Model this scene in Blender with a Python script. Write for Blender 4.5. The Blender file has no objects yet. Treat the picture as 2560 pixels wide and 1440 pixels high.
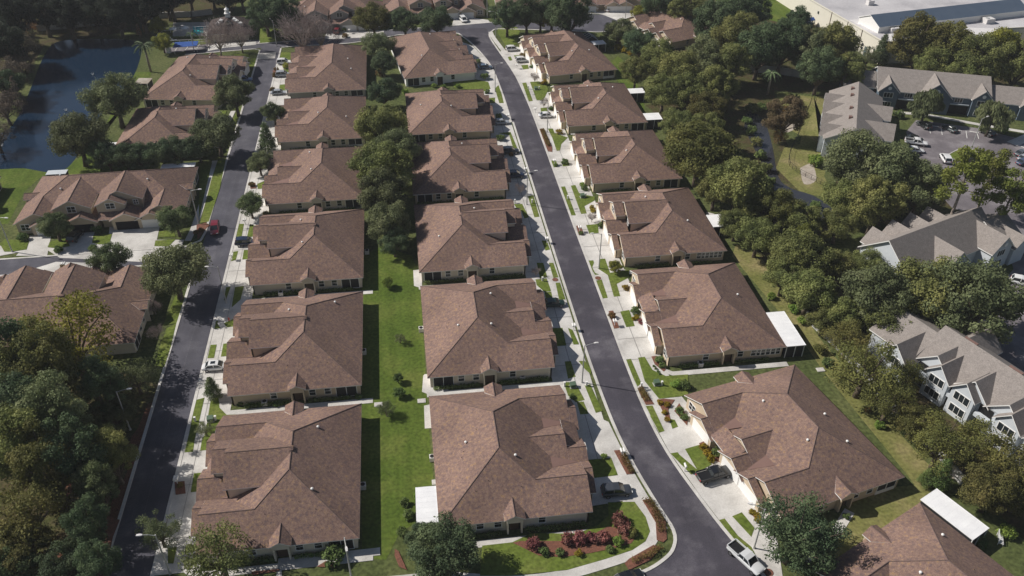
import bpy, bmesh, math, random
from math import sin, cos, pi, radians, sqrt, atan2
from mathutils import Vector, Matrix
random.seed(7)
sc = bpy.context.scene
COL = sc.collection
# ------------------------------------------------------------ camera, light
cd = bpy.data.cameras.new("camera"); cam = bpy.data.objects.new("camera", cd); COL.objects.link(cam)
cd.sensor_width = 36.0; cd.lens = 29.4093; cd.clip_start = 1.0; cd.clip_end = 5000.0
cam.matrix_world = Matrix(((0.9910015,0.0730098,-0.1121857,0.00000),(-0.1336511,0.5855251,-0.7995609,0.00000),(0.0073118,0.8073598,0.5900141,101.00000),(0,0,0,1)))
sc.camera = cam
SUN_EL = radians(41.6); SUN_AZ = atan2(-0.933, 0.36)      # azimuth measured from +Y towards +X
w = bpy.data.worlds.new("World"); sc.world = w; w.use_nodes = True
nt = w.node_tree; sky = nt.nodes.new("ShaderNodeTexSky"); sky.sky_type = 'NISHITA'; sky.sun_disc = False
sky.sun_elevation = SUN_EL; sky.sun_rotation = SUN_AZ
nt.links.new(sky.outputs[0], nt.nodes["Background"].inputs[0]); nt.nodes["Background"].inputs[1].default_value = 0.052
sd = bpy.data.lights.new("sun", 'SUN'); sd.energy = 4.9; sd.angle = radians(0.5); sd.color = (1.0, 0.95, 0.88)
so = bpy.data.objects.new("sun", sd); COL.objects.link(so)
sdir = Vector((sin(SUN_AZ)*cos(SUN_EL), cos(SUN_AZ)*cos(SUN_EL), sin(SUN_EL)))
so.rotation_euler = sdir.to_track_quat('Z', 'Y').to_euler(); so.location = (-60, 60, 120)
sc.view_settings.view_transform = 'Standard'; sc.view_settings.look = 'None'
sc.view_settings.exposure = 0.04; sc.view_settings.gamma = 1.0
# ------------------------------------------------------------ materials
def mat(name, cols, scale=1.0, rough=0.85, fine=0.0, fscale=40, spec=0.3, bump=0.0, detail=4, metal=0.0, stretch=None, rnd=0.0, leaf=0.0, coat=0.0, blotch=0.0, stripe=0.0, span=.34):
    m = bpy.data.materials.new(name); m.use_nodes = True
    n = m.node_tree.nodes; l = m.node_tree.links; b = n["Principled BSDF"]
    b.inputs["Roughness"].default_value = rough; b.inputs["Metallic"].default_value = metal
    b.inputs["Specular IOR Level"].default_value = spec
    if coat: b.inputs["Coat Weight"].default_value = coat; b.inputs["Coat Roughness"].default_value = 0.05
    if len(cols) == 1 and not fine and not rnd:
        b.inputs["Base Color"].default_value = (*cols[0], 1); 
        if leaf: pass
        else: return m
    tc = n.new("ShaderNodeTexCoord"); src = tc.outputs["Object"]
    if stretch:
        mp = n.new("ShaderNodeMapping"); mp.inputs["Scale"].default_value = stretch; l.new(src, mp.inputs[0]); src = mp.outputs[0]
    nz = n.new("ShaderNodeTexNoise"); nz.inputs["Scale"].default_value = scale; nz.inputs["Detail"].default_value = detail; nz.inputs["Roughness"].default_value = 0.65
    l.new(src, nz.inputs["Vector"])
    r = n.new("ShaderNodeValToRGB"); e = r.color_ramp.elements
    k = len(cols)
    while len(e) < max(k, 2): e.new(0.5)
    for i in range(max(k, 2)):
        e[i].position = 0.5 if k == 1 else 0.5-span/2 + span*i/(k-1)
        e[i].color = (*cols[min(i, k-1)], 1)
    fac = nz.outputs["Fac"]; l.new(fac, r.inputs[0]); out = r.outputs[0]
    if fine:
        n2 = n.new("ShaderNodeTexNoise"); n2.inputs["Scale"].default_value = fscale; n2.inputs["Detail"].default_value = 2; l.new(src, n2.inputs["Vector"])
        mr = n.new("ShaderNodeMapRange"); mr.inputs[1].default_value = 0.25; mr.inputs[2].default_value = 0.75
        mr.inputs[3].default_value = 1-fine; mr.inputs[4].default_value = 1+fine; l.new(n2.outputs["Fac"], mr.inputs[0])
        mx = n.new("ShaderNodeMix"); mx.data_type = 'RGBA'; mx.blend_type = 'MULTIPLY'; mx.inputs[0].default_value = 1
        l.new(out, mx.inputs[6]); l.new(mr.outputs[0], mx.inputs[7]); out = mx.outputs[2]
    for amt, sc3, mscale in ((blotch, .11, None), (stripe, 1.0, (.75,.012,1))):
        if not amt: continue
        if mscale: mp3 = n.new("ShaderNodeMapping"); mp3.inputs["Scale"].default_value = mscale; l.new(tc.outputs["Object"], mp3.inputs[0]); v3 = mp3.outputs[0]
        else: v3 = tc.outputs["Object"]
        n3 = n.new("ShaderNodeTexNoise"); n3.inputs["Scale"].default_value = sc3; n3.inputs["Detail"].default_value = 5; l.new(v3, n3.inputs["Vector"])
        mr3 = n.new("ShaderNodeMapRange"); mr3.inputs[1].default_value = .3; mr3.inputs[2].default_value = .7; mr3.inputs[3].default_value = 1-amt; mr3.inputs[4].default_value = 1+amt; l.new(n3.outputs["Fac"], mr3.inputs[0])
        mx3 = n.new("ShaderNodeMix"); mx3.data_type = 'RGBA'; mx3.blend_type = 'MULTIPLY'; mx3.inputs[0].default_value = 1
        l.new(out, mx3.inputs[6]); l.new(mr3.outputs[0], mx3.inputs[7]); out = mx3.outputs[2]
    if rnd:
        oi = n.new("ShaderNodeObjectInfo"); mr2 = n.new("ShaderNodeMapRange"); mr2.inputs[3].default_value = 1-rnd; mr2.inputs[4].default_value = 1+rnd
        l.new(oi.outputs["Random"], mr2.inputs[0]); mx2 = n.new("ShaderNodeMix"); mx2.data_type = 'RGBA'; mx2.blend_type = 'MULTIPLY'; mx2.inputs[0].default_value = 1
        l.new(out, mx2.inputs[6]); l.new(mr2.outputs[0], mx2.inputs[7]); out = mx2.outputs[2]
        hs = n.new("ShaderNodeHueSaturation"); mh = n.new("ShaderNodeMapRange"); mm = n.new("ShaderNodeMath"); mm.operation = 'FRACT'; mk = n.new("ShaderNodeMath"); mk.operation = 'MULTIPLY'; mk.inputs[1].default_value = 7.31
        l.new(oi.outputs["Random"], mk.inputs[0]); l.new(mk.outputs[0], mm.inputs[0]); l.new(mm.outputs[0], mh.inputs[0]); mh.inputs[3].default_value = .484; mh.inputs[4].default_value = .512; l.new(mh.outputs[0], hs.inputs["Hue"]); l.new(out, hs.inputs["Color"]); out = hs.outputs[0]
    l.new(out, b.inputs["Base Color"])
    if bump:
        bp = n.new("ShaderNodeBump"); bp.inputs["Strength"].default_value = bump; bp.inputs["Distance"].default_value = 0.05
        l.new(nz.outputs["Fac"], bp.inputs["Height"]); l.new(bp.outputs[0], b.inputs["Normal"])
    if leaf:
        tr = n.new("ShaderNodeBsdfTranslucent"); l.new(out, tr.inputs[0]); ms = n.new("ShaderNodeMixShader"); ms.inputs[0].default_value = leaf
        l.new(b.outputs[0], ms.inputs[1]); l.new(tr.outputs[0], ms.inputs[2]); l.new(ms.outputs[0], n["Material Output"].inputs[0])
    return m
M = {}
M['shingle'] = mat('brown_shingles', [(.140,.099,.094),(.170,.110,.094),(.205,.131,.104),(.215,.147,.122),(.272,.170,.100)], 2.0, .9, .30, 7, .2, detail=4, blotch=.17, span=.27)
M['ridge'] = mat('ridge_shingles', [(.13,.09,.085),(.16,.115,.10)], 2.0, .9, .3, 6, .2)
M['cricket'] = mat('smooth_membrane', [(.185,.112,.095),(.205,.125,.105)], .8, .8)
M['greyshingle'] = mat('grey_shingles', [(.22,.195,.18),(.28,.25,.23)], 1.2, .9, .25, 6, .2, detail=6)
M['darkshingle'] = mat('dark_shingles', [(.06,.045,.043),(.085,.065,.06)], 1.2, .9, .25, 6, .2)
M['tan'] = mat('tan_stucco', [(.50,.41,.30),(.56,.46,.34)], .6, .9, .06, 20)
M['cream'] = mat('cream_stucco', [(.58,.52,.42),(.64,.57,.47)], .6, .9, .06, 20)
M['yellowtan'] = mat('yellow_stucco', [(.54,.46,.33),(.60,.51,.37)], .6, .9, .06, 20)
M['grey'] = mat('grey_stucco', [(.36,.34,.31),(.42,.40,.37)], .6, .9, .06, 20)
M['white'] = mat('white_paint', [(.78,.77,.75)], rough=.6)
M['whiteroof'] = mat('white_patio_roof', [(.74,.74,.75),(.84,.84,.84)], .5, .6, .03, 8)
M['glass'] = mat('window_glass', [(.02,.026,.03)], rough=.08, spec=.7)
M['dark'] = mat('interior_shade', [(.012,.012,.013)], rough=.9)  # near-black colour stands in for the shade inside openings
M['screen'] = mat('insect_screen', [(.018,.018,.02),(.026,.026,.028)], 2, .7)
M['door'] = mat('brown_door', [(.07,.045,.03),(.085,.055,.04)], 2, .5)
M['asphalt'] = mat('asphalt', [(.054,.050,.063),(.063,.058,.072),(.118,.110,.125)], .16, .9, .26, 9, .25, detail=7, blotch=.16, stripe=.09)
M['asphaltlight'] = mat('worn_asphalt', [(.066,.065,.081),(.081,.079,.096),(.115,.112,.130)], .17, .9, .22, 9, .25, detail=7, blotch=.14, stripe=.09)
M['lotasphalt'] = mat('parking_asphalt', [(.12,.108,.118),(.165,.148,.158),(.27,.25,.26)], .13, .9, .18, 6, .25, detail=8)
M['concrete'] = mat('concrete', [(.43,.41,.385),(.53,.51,.48),(.60,.58,.55)], .22, .85, .10, 5, detail=7, blotch=.10)
M['concreteold'] = mat('grey_concrete', [(.36,.345,.32),(.44,.42,.395)], .3, .85, .1, 6)
M['grass'] = mat('lawn_grass', [(.062,.080,.026),(.082,.098,.034),(.11,.12,.046)], .10, .95, .45, 1.6, .1, detail=8)
M['lawn'] = mat('mown_lawn', [(.064,.100,.016),(.084,.120,.021),(.122,.146,.033)], .14, .95, .35, 1.8, .1, detail=8, stripe=.13)
M['grassbright'] = mat('bright_lawn', [(.092,.128,.022),(.115,.150,.029),(.152,.172,.044)], .16, .95, .35, 1.8, .1, detail=8)
M['grassdry'] = mat('dry_grass', [(.13,.14,.04),(.175,.17,.06),(.25,.21,.10)], .14, .95, .35, 1.8, .1, detail=8)
M['mulch'] = mat('red_mulch', [(.13,.058,.040),(.20,.085,.055)], 2.0, .95, .4, 9)
M['litter'] = mat('reddish_litter', [(.10,.045,.030),(.16,.070,.045),(.09,.06,.035)], .5, .95, .45, 4, .1, detail=8)
M['floor'] = mat('leaf_litter', [(.045,.040,.022),(.075,.058,.030),(.06,.065,.022),(.11,.085,.05)], .18, .95, .5, 2.0, .1, detail=8)
M['sand'] = mat('bare_sand', [(.32,.27,.22),(.45,.40,.34)], .4, .95, .2, 5)
M['bark'] = mat('bark', [(.10,.075,.055),(.16,.125,.095)], 3, .95, .3, 12)
M['palebark'] = mat('pale_bark', [(.24,.20,.17),(.34,.29,.25)], 3, .95, .3, 12)
M['water'] = mat('pond_water', [(.006,.019,.042),(.009,.024,.049)], .05, .13, spec=.5, bump=.0)
M['creek'] = mat('creek_water', [(.030,.032,.040),(.04,.042,.05)], .1, .12, spec=.5)
M['pool'] = mat('pool_water', [(.06,.62,.64),(.10,.68,.70)], .5, .1, spec=.5)
M['wallwhite'] = mat('white_wall', [(.46,.45,.44),(.56,.55,.54)], .4, .9, .1, 4)
M['metal'] = mat('galvanised', [(.42,.42,.41),(.48,.48,.47)], 2, .5, metal=.3)
M['black'] = mat('black_metal', [(.015,.015,.016)], rough=.5)
M['blue'] = mat('blue_siding', [(.115,.155,.20),(.135,.175,.22)], .5, .8)
M['paleblue'] = mat('pale_siding', [(.50,.54,.58),(.58,.61,.64)], .5, .8)
M['bluemetal'] = mat('blue_metal_roof', [(.075,.105,.15),(.09,.12,.165)], .3, .45, spec=.4)
M['greyroof'] = mat('grey_flat_roof', [(.36,.35,.365),(.47,.455,.465),(.55,.535,.54)], .06, .9, .1, 2, detail=8)
M['ltroof'] = mat('pale_flat_roof', [(.58,.56,.55),(.66,.64,.63)], .08, .9, .08, 2, detail=8)
M['creamwall'] = mat('cream_wall', [(.62,.59,.50),(.68,.65,.56)], .1, .9, .05, 3)
M['tyre'] = mat('tyre_rubber', [(.012,.012,.012)], rough=.8)
M['rim'] = mat('alloy_rim', [(.35,.35,.36)], rough=.35, metal=.8)
M['lamp'] = mat('lamp_lens', [(.75,.75,.72)], rough=.2)
M['red'] = mat('red_lens', [(.35,.02,.02)], rough=.2)
M['green'] = mat('green_enamel', [(.10,.15,.10)], rough=.5)
M['paint'] = mat('road_paint', [(.70,.69,.66),(.78,.77,.74)], 1.5, .7, .1, 8)
M['bluefab'] = mat('blue_court', [(.02,.07,.26),(.03,.09,.32)], .5, .7)
LEAF = dict(
 oak=[(.026,.036,.015),(.044,.056,.024),(.066,.078,.036)], grey=[(.028,.037,.018),(.044,.055,.028),(.064,.074,.042)],
 dark=[(.014,.026,.014),(.024,.038,.019),(.038,.054,.028)], olive=[(.045,.052,.015),(.070,.074,.022),(.10,.096,.034)],
 lime=[(.075,.085,.013),(.11,.115,.018),(.15,.15,.032)], oliveg=[(.030,.038,.013),(.050,.058,.020),(.078,.083,.032)], mag=[(.018,.030,.012),(.036,.052,.024),(.085,.10,.052)],
 deep=[(.017,.030,.019),(.025,.040,.025),(.038,.054,.035)], dim=[(.10,.086,.074),(.13,.112,.096),(.155,.135,.11)], pine=[(.048,.064,.012),(.07,.088,.017),(.10,.115,.028)], dull=[(.055,.042,.026),(.075,.056,.034),(.06,.055,.028)], orange=[(.085,.055,.022),(.125,.075,.032),(.11,.085,.034)], bare=[(.28,.23,.22),(.35,.29,.275),(.40,.34,.325)],
 fern=[(.055,.095,.018),(.085,.135,.026),(.12,.17,.036)], gold=[(.20,.15,.012),(.30,.22,.018),(.36,.28,.03)],
 redl=[(.15,.048,.05),(.26,.095,.085),(.40,.24,.18)], rust=[(.055,.040,.014),(.078,.054,.018),(.06,.055,.018)], hedge=[(.020,.036,.011),(.034,.054,.017),(.05,.07,.024)])
for k_, c_ in LEAF.items(): M['leaf_'+k_] = mat('foliage_'+k_, [tuple(q*(3.4 if k_ in ('dark','oak','hedge','mag') else 3.5 if k_ in ('oliveg','grey') else 1.0 if k_ in ('deep','dim') else 2.2)*(1.08,1.0,.85)[i_]+.008 for i_, q in enumerate(t)) for t in c_] if k_ not in ('gold','redl','bare') else c_, .9, .75, .35, 5, .25, rnd=.20, leaf=.32)
def paint(name, c): 
    if name not in M: M[name] = mat(name, [c], rough=.3, spec=.5, coat=.6)
    return M[name]
# ------------------------------------------------------------ mesh helpers
class MB:
    def __init__(s): s.v = []; s.f = []; s.m = []
    def poly(s, pts, m=0):
        i = len(s.v); s.v += [tuple(p) for p in pts]; s.f.append(tuple(range(i, i+len(pts)))); s.m.append(m)
    def slab(s, pts, t=.16, m=0, me=1):
        n = len(pts); i = len(s.v); s.v += [tuple(p) for p in pts]; s.v += [(p[0], p[1], p[2]-t) for p in pts]
        s.f.append(tuple(range(i, i+n))); s.m.append(m); s.f.append(tuple(range(i+2*n-1, i+n-1, -1))); s.m.append(me)
        for k in range(n):
            a, b = i+k, i+(k+1) % n; s.f.append((a, a+n, b+n, b)); s.m.append(me)
    def box(s, x0, x1, y0, y1, z0, z1, m=0):
        i = len(s.v); s.v += [(x, y, z) for z in (z0, z1) for x, y in ((x0, y0), (x1, y0), (x1, y1), (x0, y1))]
        for f in ((0,3,2,1),(4,5,6,7),(0,1,5,4),(1,2,6,5),(2,3,7,6),(3,0,4,7)): s.f.append(tuple(i+k for k in f)); s.m.append(m)
    def tube(s, a, b, r0, r1=None, n=8, m=0, cap=True):
        r1 = r0 if r1 is None else r1; a = Vector(a); b = Vector(b); d = (b-a)
        if d.length < 1e-6: return
        d.normalize(); u = d.orthogonal().normalized(); v = d.cross(u); i = len(s.v)
        for p, r in ((a, r0), (b, r1)):
            for k in range(n): s.v.append(tuple(p+u*(r*cos(2*pi*k/n))+v*(r*sin(2*pi*k/n))))
        for k in range(n): s.f.append((i+k, i+(k+1) % n, i+n+(k+1) % n, i+n+k)); s.m.append(m)
        if cap: s.f.append(tuple(i+n+k for k in range(n))); s.m.append(m); s.f.append(tuple(i+n-1-k for k in range(n))); s.m.append(m)
    def rings(s, R, m=0, close=True):
        i = len(s.v); n = len(R[0])
        for r in R: s.v += [tuple(p) for p in r]
        for j in range(len(R)-1):
            for k in range(n): s.f.append((i+j*n+k, i+j*n+(k+1) % n, i+(j+1)*n+(k+1) % n, i+(j+1)*n+k)); s.m.append(m)
        if close: s.f.append(tuple(i+n-1-k for k in range(n))); s.m.append(m); j = len(R)-1; s.f.append(tuple(i+j*n+k for k in range(n))); s.m.append(m)
    def mesh(s, name, mats, smooth=False, fix=True):
        me = bpy.data.meshes.new(name); me.from_pydata(s.v, [], s.f)
        for m_ in (mats if isinstance(mats, (list, tuple)) else [mats]): me.materials.append(m_)
        me.polygons.foreach_set("material_index", s.m)
        if fix:
            bm = bmesh.new(); bm.from_mesh(me); bmesh.ops.recalc_face_normals(bm, faces=bm.faces); bm.to_mesh(me); bm.free()
        if smooth: me.polygons.foreach_set("use_smooth", [True]*len(me.polygons))
        me.update(); return me
    def obj(s, name, mats, parent=None, smooth=False, fix=True):
        o = bpy.data.objects.new(name, s.mesh(name, mats, smooth, fix)); COL.objects.link(o)
        if parent: o.parent = parent
        return o
def tag(o, label=None, cat=None, group=None, kind=None):
    if label: o["label"] = label
    if cat: o["category"] = cat
    if group: o["group"] = group
    if kind: o["kind"] = kind
    return o
def thing(name, label, cat, loc=(0,0,0), rz=0, group=None):
    o = bpy.data.objects.new(name, None); COL.objects.link(o); o.location = (loc[0], loc[1], loc[2] if len(loc) > 2 else 0); o.rotation_euler = (0, 0, rz)
    o.empty_display_size = .5
    return tag(o, label, cat, group)
def child(me, name, parent):
    o = bpy.data.objects.new(name, me); COL.objects.link(o); o.parent = parent; return o
# ------------------------------------------------------------ ground sheets
def tri(pts):
    bm = bmesh.new(); vs = [bm.verts.new((p[0], p[1], 0)) for p in pts]; f = bm.faces.new(vs)
    f.normal_update()
    if f.normal.z < 0: f.normal_flip()
    bmesh.ops.triangulate(bm, faces=[f], ngon_method='EAR_CLIP'); bm.verts.index_update(); r = [tuple(v.index for v in t.verts) for t in bm.faces]; bm.free(); return r
class Sheet:
    """flat patches that lie on the ground, with a real edge"""
    def __init__(s, z, t=.03, dz=.0007): s.mb = MB(); s.z = z; s.t = t; s.dz = dz
    def add(s, pts):
        n = len(pts); i = len(s.mb.v); s.z += s.dz; s.mb.v += [(p[0], p[1], s.z) for p in pts]+[(p[0], p[1], s.z-s.t) for p in pts]
        for t in tri(pts): s.mb.f.append(tuple(i+k for k in t)); s.mb.m.append(0)
        for k in range(n): s.mb.f.append((i+k, i+n+k, i+n+(k+1) % n, i+(k+1) % n)); s.mb.m.append(0)
    def rib(s, pts, w_):
        L, R = offset(pts, w_/2), offset(pts, -w_/2); s.add(L+R[::-1])
    def done(s, name, m, kind='structure', **k): return tag(s.mb.obj(name, m), kind=kind, **k)
def offset(pts, d):
    out = []
    for i, p in enumerate(pts):
        a = pts[max(i-1, 0)]; b = pts[min(i+1, len(pts)-1)]; dx, dy = b[0]-a[0], b[1]-a[1]; q = sqrt(dx*dx+dy*dy) or 1
        out.append((p[0]-dy/q*d, p[1]+dx/q*d))
    return out
def smooth(pts, n=4):
    out = []; P = [pts[0]]+list(pts)+[pts[-1]]
    for i in range(1, len(P)-2):
        for k in range(n):
            t = k/n; out.append(tuple(.5*((2*P[i][j])+(-P[i-1][j]+P[i+1][j])*t+(2*P[i-1][j]-5*P[i][j]+4*P[i+1][j]-P[i+2][j])*t*t+(-P[i-1][j]+3*P[i][j]-3*P[i+1][j]+P[i+2][j])*t**3) for j in (0,1)))
    out.append(tuple(pts[-1])); return out
g0 = MB(); g0.poly([(-1500,-300,0),(1500,-300,0),(1500,2500,0),(-1500,2500,0)]); tag(g0.obj('ground', M['grass']), kind='structure')
# ------------------------------------------------------------ ground patches (z order: floor .01, lawns .015, water .02, road .03)
S = Sheet(.010, .009)
for q_ in ([(-76.94,128.75),(-66.39,128.56),(-53.84,120.30),(-46.13,116.15),(-46.38,95.83),(-47.02,76.99),(-60.14,78.70)], [(-200,205),(-118,205),(-112,240),(-118,292),(-104,299),(-60,322),(-60,420),(-260,420),(-260,205)],
           [(70,222),(80,175),(73,140),(77,112),(82,84),(86,60),(140,60),(128,100),(100,112),(92,128),(88,150),(96,165),(104,205),(100,232)],
           [(75,255),(78,232),(140,225),(150,244),(150,300),(110,340),(82,320)], [(98,168),(106,150),(124,138),(150,150),(150,170),(128,182)], [(88,250),(96,200),(104,205),(112,228),(122,224),(128,236),(100,250)], [(160,222),(200,215),(260,240),(230,250),(155,243)]):
    S.add(q_)
S.done('forest_floor', M['floor'])
S = Sheet(.015, .012)
S.add([(-7.00,155.87),(-0.63,151.13),(0.67,142.01),(0.28,110.26),(0.24,96.73),(0.33,81.98),(-5.11,79.03),(-7.20,74.46),(-10.56,75.23),(-11.30,152.45)])
S.add([(-102.10,203.69),(-96.14,202.97),(-88.42,199.49),(-84.43,205.92),(-81.76,214.77),(-83.75,265.44),(-77.57,264.72),(-76.54,242.94),(-82.59,222.17),(-78.87,205.25),(-69.27,199.72),(-75.18,196.21),(-90.53,197.04),(-92.12,190.21),(-90.88,175.37),(-92.67,175.59)])
S.add([(71.36,261.37),(73.35,250.56),(69.90,222.80),(66.79,206.89),(64.78,212.36),(66.17,232.09),(66.47,254.81)])
S.done('mown_lawn', M['lawn'])
S = Sheet(.015, .012)
S.add([(70.60,147.09),(74.13,141.87),(74.89,120.53),(75.11,111.90),(76.86,96.45),(78.18,84.11),(79.49,78.04),(74.49,76.28),(74.29,79.53),(71.70,104.41),(71.31,115.97),(68.08,142.62)])
S.add([(93.19,180.08),(99.69,190.63),(104.92,192.39),(111.18,204.20),(115.67,209.01),(122.86,222.42),(132.48,221.29),(125.89,205.10),(110.44,184.69),(103.61,174.54),(101.29,162.76),(94.24,167.52)])
S.add([(63.44,77.70),(75.94,77.69),(77.09,72.84),(66.69,69.04),(56.70,66.18),(55.02,67.76)])
S.add([(112,186),(104,205),(112,226),(122,222),(118,205),(108,186)])
S.done('dry_lawn', M['grassdry'])
S = Sheet(.018, .012)
for q_ in ([(99.32,179.34),(103.31,181.05),(100.71,172.80),(96.87,171.21)], [(79.75,79.65),(82.74,80.10),(82.44,78.48),(79.49,78.04)], [(96.36,142.29),(104.02,146.28),(105.89,144.38),(95.76,139.19)], [(107.50,215.52),(112.20,212.17),(110.05,204.33),(103.53,199.95)]): S.add(smooth(q_+q_[:1], 4)[:-1])
S.done('bare_ground', M['sand'])
W_ = Sheet(.020, .014); W_.add(smooth([(-108.05,204.41),(-101.87,203.02),(-96.07,202.75),(-88.42,199.49),(-85.41,201.67),(-84.66,210.45),(-84.61,219.93),(-85.11,230.16),(-84.76,246.83),(-82.89,254.14),(-82.88,268.68),(-86.46,290.68),(-94.47,296.25),(-103.99,297.73),(-111.71,297.43),(-115.68,293.26),(-114.67,279.25),(-111.90,262.23),(-109.40,246.81),(-107.67,232.84),(-108.31,225.24),(-113.97,221.01)], 3))
W_.done('pond_water', M['water'])
W_ = Sheet(.020, .014); W_.add(smooth([(98.62,215.16),(100.08,213.60),(100.66,206.77),(96.70,190.99),(92.05,175.94),(92.60,169.71),(96.83,165.24),(98.80,157.44),(97.47,150.49),(89.66,148.05),(90.18,155.78),(87.86,164.40),(89.25,174.19),(91.06,187.02),(93.41,203.71)], 3))
W_.done('creek_water', M['creek'])
S = Sheet(.022, .012)
S.add(smooth([(-45.49,76.80),(-45.51,84.24),(-45.47,91.70),(-45.57,98.24),(-45.71,104.87),(-45.93,110.09),(-47.15,111.22),(-47.57,105.56),(-48.38,102.06),(-47.13,95.93),(-48.00,91.25),(-48.07,87.47),(-48.38,84.61),(-48.05,81.10),(-50.30,79.38),(-49.21,77.28)], 2)); S.add([(-58.13,97.34),(-56.51,97.96),(-54.52,92.87),(-55.65,90.70)]); S.add([(-55.50,80.71),(-52.18,82.31),(-49.93,79.99),(-51.94,77.63),(-55.22,78.06)])
S.done('reddish_litter', M['litter'])
# ------------------------------------------------------------ roads
Z_R = .03
LS = [(-45.9,40),(-45.9,284)]
main_l = smooth([(29.8,215),(29.8,196),(29.8,177),(29.8,160),(29.8,144),(29.85,128),(30.0,112),(30.6,97),(31.7,87.5),(33.3,79.2),(34.4,74.2),(33.6,71.4),(31.6,69.6),(28.0,68.0),(20,66.0),(0,64.5),(-25,64),(-39.6,64)], 4)
main_lt = smooth([(29.8,215),(29.8,233),(29.2,253),(27.7,265),(24.5,279),(21,289)], 4)
main_r = smooth([(36.2,215),(36.2,196),(36.2,177),(36.2,160),(36.3,144),(36.35,128),(36.45,112),(36.8,99),(37.9,89),(40.0,80),(42.6,71),(47.5,58),(55,42)], 4)
main_rt = smooth([(36.2,215),(36.0,228),(35.4,245),(34.3,257),(32.3,272),(31.0,285),(32.6,290),(36,292),(52,289),(66,286)], 4)
S = Sheet(Z_R, .02)
S.add([(-39.6,40),(-39.6,282.4),(-40,286),(-45.9,286),(-45.9,160.5),(-48,160.5),(-110,160.0),(-110,154.4),(-47.5,154.6),(-45.9,153.0),(-45.9,40)])
S.done('left_street', M['asphaltlight'])
top_edge = [(-70,283.6),(-48,286.1),(-40,286.9),(-24,289.8),(-11,294.0),(5,295.4),(22,297.0),(33,298.6),(52,301.5),(64,303.5)]
bot_edge = [(66,286),(52,289),(36,292),(32.6,290),(31.0,285),(24.5,279),(21,289),(18,291.2),(0,290.0),(-11.5,285.2),(-17,283.6),(-36,282.6),(-39.6,282.4),(-46,282.2),(-70,279)]
S = Sheet(Z_R+.004, .02)
S.add(top_edge+[(70,304.5),(76,303),(80,297),(80,291),(76,286.5),(70,285)]+bot_edge)
S.done('cross_street', M['asphaltlight'])
S = Sheet(Z_R+.008, .03)
S.add(main_l[::-1]+main_lt[1:]+[(21,293.5),(31.4,293.5)]+main_rt[:21][::-1]+main_r[1:]+[(45,30),(-39.6,52)])
S.done('main_street', M['asphalt'])
S = Sheet(Z_R+.010, .02); S.add([(-46.35,277.35),(-40.64,277.71),(-40.50,272.16),(-46.11,271.82)]); S.done('brick_crossing', M['concreteold'])
S = Sheet(Z_R, .02)
S.add([(137.26,195.93),(144.11,202.93),(147.95,201.14),(158.18,196.00),(165.49,188.79),(171.30,186.86),(137.47,124.98),(120.55,118.74),(134.14,147.73),(127.09,155.83),(129.02,175.75)])
S.add([(137.47,124.98),(131.39,134.78),(123.29,128.20),(118.95,118.94),(111.04,114.72),(106.35,115.31),(105.44,103.46),(112.97,91.86)])
S.done('parking_lot', M['lotasphalt'])
S = Sheet(.05, .03)
S.add([p for p in smooth([(141.99,182.04),(146.32,184.32),(149.40,183.72),(149.43,180.45),(148.10,178.33),(143.61,177.97),(140.31,179.95)], 3)]); S.done('parking_island_grass', M['grassbright'])
# kerbs
K = Sheet(.12, .12)
def kerb(pts, w_=.5): K.rib(pts, w_)
kerb([(-39.35,62),(-39.35,281)]); kerb([(-46.15,40),(-46.15,152.6),(-48,154.3),(-110,154.1)]); kerb([(-110,160.3),(-49.5,160.8),(-46.6,163),(-46.15,166),(-46.15,280.2),(-48,281.5),(-70,278.7)])
kerb(offset(main_l, .25)[::-1]); kerb(offset(main_lt, .25)); kerb(offset(main_r, .25)); kerb(offset(main_rt, -.25))
kerb(offset(top_edge, .25)); kerb([(-39.3,281.9),(-36,282.4),(-17,283.3),(-11.5,284.9),(0,289.7),(18,290.9),(20.7,288.6)])
kerb(smooth([(141.99,182.04),(146.32,184.32),(149.40,183.72),(149.43,180.45),(148.10,178.33),(143.61,177.97),(140.31,179.95),(141.99,182.04)], 3), .25)
kerb(smooth([(36,291.6),(52,288.6),(66,285.6),(70,284.6),(76.2,286),(80.4,291),(80.4,297),(76.3,303.4),(70,305)], 3), .4)
K.done('kerb', M['concrete'])
# ------------------------------------------------------------ concrete aprons, drives and pavements
A = Sheet(.06, .05)
A.add([(-39.15,76),(-39.15,276),(-33.0,276),(-33.0,76)])
A.add([(36.6,130),(36.5,215),(36.3,228),(35.9,240),(35.0,254),(33.2,270),(43.6,272),(43.9,250),(43.2,236),(43.6,215),(43.6,104),(50.6,76),(46.8,62),(43.4,70),(40.6,80),(38.5,89),(37.3,98.5),(36.8,112)])
A.add([(29.5,80.5)]+[(29.5,215),(29.4,234),(28.8,253),(27.4,264),(24.6,276),(19,283),(21.5,262),(22.6,247),(22.6,80)])
A.add([(29.0,98),(30.2,97),(31.3,87.5),(32.9,79.2),(33.9,74.6),(31.6,73.9),(28,76),(29,84)])
A.add([(-66.16,165.60),(-50.30,163.65),(-50.27,159.62),(-51.71,157.45),(-57.99,155.93),(-75.20,159.59),(-79.77,164.06),(-88.09,161.96),(-93.15,162.58),(-94.32,165.86),(-89.47,166.05),(-85.11,167.94),(-77.68,165.40)])
A.add([(-68.30,173.47),(-56.87,172.06),(-55.98,161.44),(-60.47,159.78),(-66.42,161.14),(-67.09,167.36)])
A.add([(-75.86,170.96),(-70.73,170.33),(-69.70,162.02),(-74.15,160.23),(-75.92,163.58)]); A.add([(-84.34,169.49),(-79.70,168.92),(-78.13,160.72),(-84.71,161.54),(-83.89,166.17)])
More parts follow.
